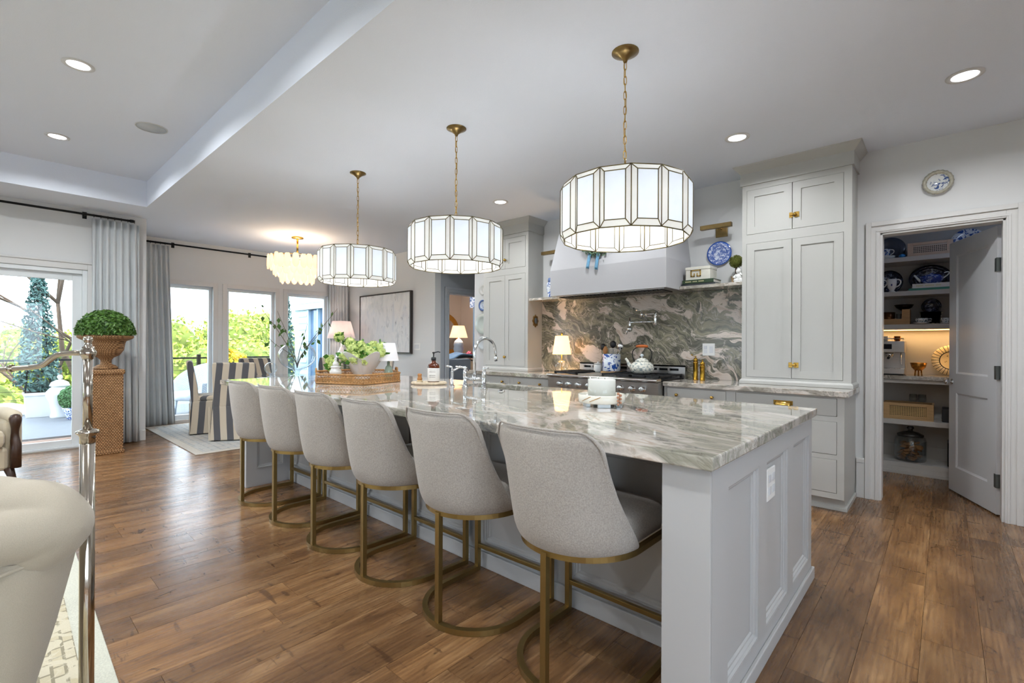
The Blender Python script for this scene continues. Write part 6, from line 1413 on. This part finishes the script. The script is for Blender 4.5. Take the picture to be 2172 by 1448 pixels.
# ------------------------------------------------------------------ dining
DX, DY = -7.2, 3.15
t = thing('dining_table', 'round glass topped dining table under the petal chandelier', 'table', (DX, DY, .0145))
MB().lathe([(.001, .735), (.74, .735), (.745, .742), (.745, .752), (.74, .76), (.001, .76)], 56, (DX, DY)).build('table_top', M('smoky_blue_top', (130, 150, 172), .05, var=.03, coat=.6), t)
MB().lathe([(.001, .0145), (.34, .0145), (.34, .035), (.12, .08), (.09, .14), (.085, .55), (.11, .66), (.20, .73), (.001, .734)], 32, (DX, DY)).build('pedestal', white_cer, t)
strp = stripes('awning_stripe', .150, (204, 192, 172), (92, 92, 96))
def make_chair():
    t = thing('dining_chair', '', 'chair', (0, 0, .0145), 0, 'striped dining chairs')
    def rr(w0, y0, y1, z): return [(-w0, y0, z), (w0, y0, z), (w0, y1, z), (-w0, y1, z)]
    MB().loft([rr(.285, -.30, .27, 0.006), rr(.268, -.285, .25, .22), rr(.255, -.275, .235, .43), rr(.250, -.27, .23, .45)], smooth=False).build('skirt', strp, t, world=False, bevel=.012)
    MB().loft([rr(.245, -.20, .235, .45), rr(.252, -.20, .245, .47), rr(.245, -.20, .235, .50), rr(.21, -.20, .20, .515)], smooth=False).build('seat', strp, t, world=False, bevel=.012)
    MB().loft([rr(.250, -.275, -.185, .43), rr(.252, -.29, -.20, .62), rr(.248, -.325, -.25, .90), rr(.242, -.335, -.265, .975), rr(.225, -.33, -.275, .99)], smooth=False).build('backrest', strp, t, world=False, bevel=.014)
    for x in (-.285, .285): MB().box(x - .007, x + .007, -.295, -.285, .01, .43).build('corner_pleat', strp, t, world=False)
    for x, y in ((-.22, -.23), (.22, -.23), (-.22, .2), (.22, .2)): MB().box(x - .02, x + .02, y - .02, y + .02, -.0035, .3).build('leg', wal, t, world=False)
    return t
ch = make_chair()
for k, (x, y, fx_, fy_, lb) in enumerate(((-6.93, 2.30, -.82, .57, 'striped skirted dining chair nearest the island with its back to the camera'), (-7.70, 2.20, .25, .97, 'striped skirted dining chair beside the left dining window'), (-8.25, 3.05, 1, .05, 'striped skirted dining chair on the far side before the middle window'), (-7.95, 3.98, .65, -.76, 'striped skirted dining chair behind the large glass globe'), (-6.52, 3.98, -.6, -.8, 'striped skirted dining chair behind the flower bowl near the painting'))):
    o = ch if k == 0 else copy_tree(ch)
    o.location = (x, y, .0145 + .004); o.rotation_euler = (0, 0, math.atan2(-fx_, fy_)); o['label'] = lb
gz = .7605
t = thing('globe_vase', 'huge clear glass globe vase on the dining table', 'vase', (DX, DY, gz))
MB().lathe([(.001, 0), (.10, 0), (.10, .012), (.035, .03), (.03, .08), (.06, .10)], 32, (DX, DY), gz).build('foot', clear_m, t)
prof = [(.06, .10)] + [(.262 * sin(radians(a)), .31 - .21 * cos(radians(a))) for a in range(20, 146, 9)]
g = MB(); g.loft([[(DX + r_ * cos(2 * pi * k / 44), DY + r_ * sin(2 * pi * k / 44), gz + z_) for k in range(44)] for r_, z_ in prof], caps=False); g.build('globe', clear_m, t)
t = thing('vase_branches', 'leafy green branches arching out of the glass globe', 'branches', (DX, DY, gz + .12))
rnd = random.Random(71); twig = M('twig', (108, 98, 84), .8)
for lat, h, n_ in ((-.62, 1.12, 7), (-.30, .98, 5), (.42, .78, 6), (.60, 1.02, 7), (.15, .80, 4), (-.45, .62, 4)):
    p0 = Vector((DX, DY, gz + .13)); p3 = Vector((DX, DY, gz + h)) + rt_ * lat; pts = bez(p0, p0 + Vector((0, 0, .3)) + rt_ * lat * .1, p3 - Vector((0, 0, .25)) - rt_ * lat * .3, p3, 14)
    b_ = MB().tube(pts, [.007 - .0003 * i for i in range(15)], 6).build('branch', twig, t); lm = MB()
    for k in range(n_):
        c_ = pts[6 + (k * 8) // n_] + Vector((rnd.gauss(0, .05), rnd.gauss(0, .03), rnd.gauss(0, .05))); lm.tube([pts[6 + (k * 8) // n_], c_], .002, 5)
        d = (rt_ * rnd.gauss(0, .6) + Vector((0, 0, -1 + rnd.random() * .8))).normalized(); s_ = (rt_ * rnd.uniform(.5, 1) + fw_ * rnd.gauss(0, .4)); s_ = (s_ - d * s_.dot(d)).normalized(); l2 = rnd.uniform(.06, .10)
        lm.add([c_, c_ + d * l2 * .45 + s_ * l2 * .33, c_ + d * l2, c_ + d * l2 * .45 - s_ * l2 * .33], [(0, 1, 2, 3)])
    lm.build('leaves', leaf_m, b_, rec=False)
bpos = Vector((DX, DY, gz)) - rt_ * .27 - fw_ * .25
t = thing('glass_ball', 'small clear glass ball on a stand beside the globe vase', 'ornament', tuple(bpos))
MB().lathe([(.001, 0), (.05, 0), (.05, .01), (.015, .02), (.015, .05), (.03, .06)], 22, (bpos.x, bpos.y), gz).build('stand', acr, t)
MB().ball((bpos.x, bpos.y, gz + .135), .085, 24, 16).build('ball', clear_m, t)
# chandelier of frosted petals
cx, cy = -7.22, 3.155
frost = shade_mat('frosted_petal', (255, 232, 200), .45, .6)
t = thing('petal_chandelier', 'tiered chandelier of frosted glass petals glowing warm over the dining table', 'chandelier', (cx, cy, ZC))
MB().lathe([(.001, 0), (.085, 0), (.085, -.02), (.02, -.03), (.001, -.03)], 28, (cx, cy), ZC).build('canopy', brass_m, t)
MB().tube([(cx, cy, ZC - .02), (cx, cy, 2.52)], .014, 12).build('rod', brass_m, t)
for r_, z_ in ((.385, 2.535), (.31, 2.43), (.22, 2.33)): MB().tube([(cx + r_ * cos(2 * pi * k / 32), cy + r_ * sin(2 * pi * k / 32), z_) for k in range(32)], .006, 6, cyc=True).build('tier_ring', brass_m, t)
for a in range(0, 360, 90): MB().tube([(cx, cy, 2.525), (cx + .385 * cos(radians(a)), cy + .385 * sin(radians(a)), 2.535)], .005, 6).build('spoke', brass_m, t)
pet = None; rnd = random.Random(81)
PV = []
for z_, w_ in ((0, .020), (-.02, .038), (-.08, .046), (-.15, .044), (-.185, .030), (-.20, .012)): PV.append([(.006 * sin(z_ * 30), -w_, z_), (.012 + .004 * sin(z_ * 40), 0, z_ - .003), (.006 * sin(z_ * 30), w_, z_)])
for r_, z_, n_ in ((.395, 2.555, 26), (.32, 2.46, 21), (.23, 2.36, 15)):
    for k in range(n_):
        a = 2 * pi * k / n_ + rnd.uniform(-.04, .04)
        if pet is None: pet = MB().loft(PV, closed=False, caps=False).build('glass_petal', frost, t, world=False, solid=.006); q = pet
        else: q = copy_tree(pet, t)
        q.location = (r_ * cos(a), r_ * sin(a), z_ - ZC + rnd.uniform(-.012, .012)); q.rotation_euler = (0, 0, a)
for a in (20, 92, 164, 236, 308):
    MB().ball((cx + .2 * cos(radians(a)), cy + .2 * sin(radians(a)), 2.47), (.02, .02, .03), 12, 8).build('bulb', M('warm_bulb', (255, 214, 150), .4, var=0, emit=12, ecol=(255, 206, 130)), t)
d = bpy.data.lights.new('chandelier_light', 'POINT'); d.energy = 14; d.color = (1, .86, .68); d.shadow_soft_size = .12
o = bpy.data.objects.new('chandelier_light', d); C.objects.link(o); o.parent = t; o.location = (0, 0, 2.56 - ZC)
# painting
t = thing('abstract_painting', 'large pale abstract canvas in thin dark frame on the dining wall', 'painting', (-7.51, YW, 1.62))
x0, x1, z0, z1 = -8.33, -6.70, 1.09, 2.165; fm = M('dark_frame', (52, 44, 40), .4)
MB().box(x0, x1, YW - .055, YW, z0, z0 + .022).box(x0, x1, YW - .055, YW, z1 - .022, z1).box(x0, x0 + .022, YW - .055, YW, z0 + .022, z1 - .022).box(x1 - .022, x1, YW - .055, YW, z0 + .022, z1 - .022).build('frame', fm, t)
ab = NT('abstract_paint'); v = ab.coord(scale=(1, 1, 1)); n1 = ab.noise(ab.coord(scale=(2.6, 1, 1.1)), 2.0, 5, .65, .8); n2 = ab.noise(ab.coord(scale=(9, 1, 2.2)), 1.6, 4, .6, 1.5); msk = ab.noise(v, 2.3, 2)
colr = ab.ramp(n1, [(.3, lin((204, 208, 212))), (.5, lin((234, 234, 234))), (.7, lin((216, 220, 226)))]); mk = ab.math('MULTIPLY', ab.ramp(n2, [(.62, (0, 0, 0)), (.68, (1, 1, 1))]), ab.ramp(msk, [(.48, (0, 0, 0)), (.58, (1, 1, 1))]))
ab.set(ab.mix(ab.math('MULTIPLY', mk, .8), colr, lin((104, 108, 116))), .8); ab.bump(n1, .3, .01)
MB().box(x0 + .022, x1 - .022, YW - .045, YW - .005, z0 + .022, z1 - .022).build('canvas', ab.m, t)
# corner table and big lamp
lx, ly = -8.40, 4.50
t = thing('corner_table', 'small round pale side table in the dining corner', 'table', (lx, ly, .0145)); MB().lathe([(.001, .70), (.24, .70), (.245, .71), (.24, .72), (.001, .72)], 32, (lx, ly)).build('table_top', white_cer, t)
MB().lathe([(.001, .0145), (.17, .0145), (.17, .03), (.03, .05), (.025, .66), (.06, .70), (.001, .70)], 24, (lx, ly)).build('pedestal', white_cer, t)
t = thing('table_lamp', 'white table lamp with wide pinkish shade in the dining corner', 'lamp', (lx, ly, .72))
MB().lathe([(.001, 0), (.08, 0), (.085, .015), (.06, .03), (.05, .05), (.09, .14), (.11, .24), (.09, .34), (.04, .42), (.03, .46), (.012, .48), (.012, .62), (.001, .62)], 28, (lx, ly), .72).build('base', blue_china if False else white_cer, t)
MB().lathe([(.255, .635), (.165, .955), (.163, .955), (.253, .635)], 40, (lx, ly), .72).build('lamp_shade', shade_mat('pink_linen_shade', (238, 226, 222), .12, .5), t)
d = bpy.data.lights.new('table_lamp_bulb', 'POINT'); d.energy = 4; d.color = (1, .82, .70); d.shadow_soft_size = .04
o = bpy.data.objects.new('table_lamp_bulb', d); C.objects.link(o); o.parent = t; o.location = (0, 0, .80)

# ------------------------------------------------------------------ bedroom seen through the hall doorway
t = thing('bedroom_nightstand', 'dark wood nightstand under the bedroom lamp', 'nightstand', (-9.7, 8.55, 0)); MB().box(-10.0, -9.4, 8.25, 8.9, .10, .80).build('body', wal, t, bevel=.006); MB().box(-10.03, -9.37, 8.22, 8.93, .80, .83).build('top', wal, t, bevel=.004)
for x in (-9.95, -9.45):
    for y in (8.3, 8.85): MB().box(x - .025, x + .025, y - .025, y + .025, 0, .10).build('leg', wal, t)
for z_ in (.25, .55): q = MB().box(-9.40, -9.385, 8.29, 8.86, z_ - .11, z_ + .15).build('drawer', wal, t, bevel=.003); MB().ball((-9.375, 8.57, z_ + .02), .018, 10, 8).build('knob', brass_m, q)
lx, ly = -9.65, 8.52
t = thing('bedroom_lamp', 'bedroom lamp with glowing cream shade and pale urn base', 'lamp', (lx, ly, .83))
MB().lathe([(.001, 0), (.06, 0), (.065, .02), (.05, .05), (.11, .20), (.14, .30), (.12, .38), (.14, .40), (.11, .50), (.05, .56), (.012, .58), (.012, .70), (.001, .70)], 28, (lx, ly), .83).build('base', M('pale_blue_ceramic', (150, 166, 186), .3), t)
MB().lathe([(.245, .60), (.155, .92), (.153, .92), (.243, .60)], 36, (lx, ly), .83).build('lamp_shade', shade_mat('bedroom_shade', (250, 226, 196), .30, .5), t)
d = bpy.data.lights.new('bedroom_bulb', 'POINT'); d.energy = 55; d.color = (1, .78, .56); d.shadow_soft_size = .05
o = bpy.data.objects.new('bedroom_bulb', d); C.objects.link(o); o.parent = t; o.location = (0, 0, .76)
d = bpy.data.lights.new('bedroom_fill_light', 'POINT'); d.energy = 75; d.color = (1, .93, .86); d.shadow_soft_size = .15  # added fill lamp, unseen, brightens the dark bed and quilt
t = thing('bedroom_fill_fixture', 'added flush fill light on the bedroom ceiling, out of view', 'ceiling light', (-8.3, 6.6, 2.75)); MB().lathe([(.001, 0), (.16, 0), (.16, -.02), (.10, -.07), (.001, -.08)], 28, (-8.3, 6.6), 2.75).build('shade', shade_mat('bedroom_fill_shade', (250, 244, 230), .8, .5), t)
o = bpy.data.objects.new('bedroom_fill_light', d); C.objects.link(o); o.parent = t; o.location = (0, 0, -.22)
t = thing('pink_flowers', 'small bunch of pink flowers beside the bedroom lamp', 'flowers', (-9.45, 8.72, .83)); MB().lathe([(.001, 0), (.035, 0), (.045, .06), (.03, .10), (.001, .10)], 18, (-9.45, 8.72), .83).build('vase', M('brown_vase', (120, 70, 44), .4), t)
leaf_pts(random.Random(91), 160, shell((-9.45, 8.72, 1.0), (.08, .08, .07), .6), .05, .9).build('blossom', M('pink_petal', (226, 132, 160), .6), t, rec=False)
mx = -11.075; t = thing('arched_mirror', 'gold framed arched mirror on the bedroom wall', 'mirror', (mx, 9.55, .9))
r0 = .60
def arch(r_, zc, zb, n_=20): return [(9.80 - r0 + r_ * cos(pi * k / n_), zc + r_ * sin(pi * k / n_)) for k in range(n_ + 1)] + [(9.80 - r0 - r_, zb), (9.80 - r0 + r_, zb)]
MB().loft([[(mx, y, z) for y, z in arch(.60, 1.60, .95)], [(mx + .04, y, z) for y, z in arch(.58, 1.60, .97)]], smooth=False).build('frame', M('gold_leaf', (196, 140, 60), .35, .7), t)
MB().loft([[(mx + .041, y, z) for y, z in arch(.42, 1.60, 1.10)], [(mx + .046, y, z) for y, z in arch(.42, 1.60, 1.10)]], smooth=False).build('glass', M('mirror_glass', (190, 190, 192), .02, 1, var=0), t)
blue_f = fabric('denim_quilt', (98, 134, 170), .12, 120)
t = thing('bed', 'bed with rumpled blue quilt seen through the hall doorway', 'bed', (-8.75, 7.35, 0)); MB().box(-9.9, -7.9, 6.5, 8.1, .08, .45).build('bed_base', cream_m, t, bevel=.02); MB().box(-9.9, -7.9, 6.5, 8.1, .45, .88).build('mattress', cream_m, t, bevel=.06)
def qf(u, v): return (-9.92 + 2.04 * u, 6.47 + 1.66 * v, .925 + .11 * (sin(3.1 * u + 4 * v) ** 2) * (sin(pi * v) ** .5) + .016 * sin(17 * u + 5 * v) + .012 * sin(23 * v))
MB().loft([[qf(i / 30, j / 24) for i in range(31)] for j in range(25)], closed=False, caps=False).build('quilt', blue_f, t, solid=.03)
for x in (-9.8, -8.0):
    for y in (6.6, 8.0): MB().box(x - .03, x + .03, y - .03, y + .03, 0, .08).build('leg', wal, t)
t = thing('slipper_chair', 'grey blue upholstered chair back before the bed in the bedroom', 'chair', (-7.3, 6.45, 0)); gb = fabric('grey_blue_linen', (120, 140, 160), .06, 200)
MB().box(-7.36, -7.24, 6.14, 6.74, .16, .96).build('backrest', gb, t, bevel=.03); MB().box(-7.86, -7.30, 6.14, 6.74, .16, .46).build('seat', gb, t, bevel=.03)
for x in (-7.80, -7.30):
    for y in (6.19, 6.69): MB().box(x - .02, x + .02, y - .02, y + .02, 0, .17).build('leg', wal, t)
t = thing('perfume_box', 'small white and gold box on the bedroom nightstand', 'box', (-9.45, 8.32, .83)); MB().box(-9.50, -9.42, 8.28, 8.36, .83, .93).build('box', white_cer, t, bevel=.004); MB().box(-9.4195, -9.418, 8.29, 8.35, .84, .92).build('gold_side', brass_m, t)
t = thing('blue_drape', 'slate blue drape with floral valance in the bedroom', 'curtain', (-8.6, 8.35, 0)); rows = []
for j in range(8): rows.append([(-8.75 + .035 * sin(i * 1.1) + .015 * (7 - j) * sin(i), 8.20 + .018 * i, .03 + 2.35 * j / 7) for i in range(26)])
MB().loft(rows, closed=False, caps=False).build('drape', fabric('slate_drape', (120, 140, 160), .06, 200), t, solid=.006); MB().box(-8.84, -8.64, 8.16, 8.70, 2.16, 2.55).build('valance', china('floral_valance', (70, 100, 150), (206, 214, 224), 14, .5, .55, None, .9), t, bevel=.02)
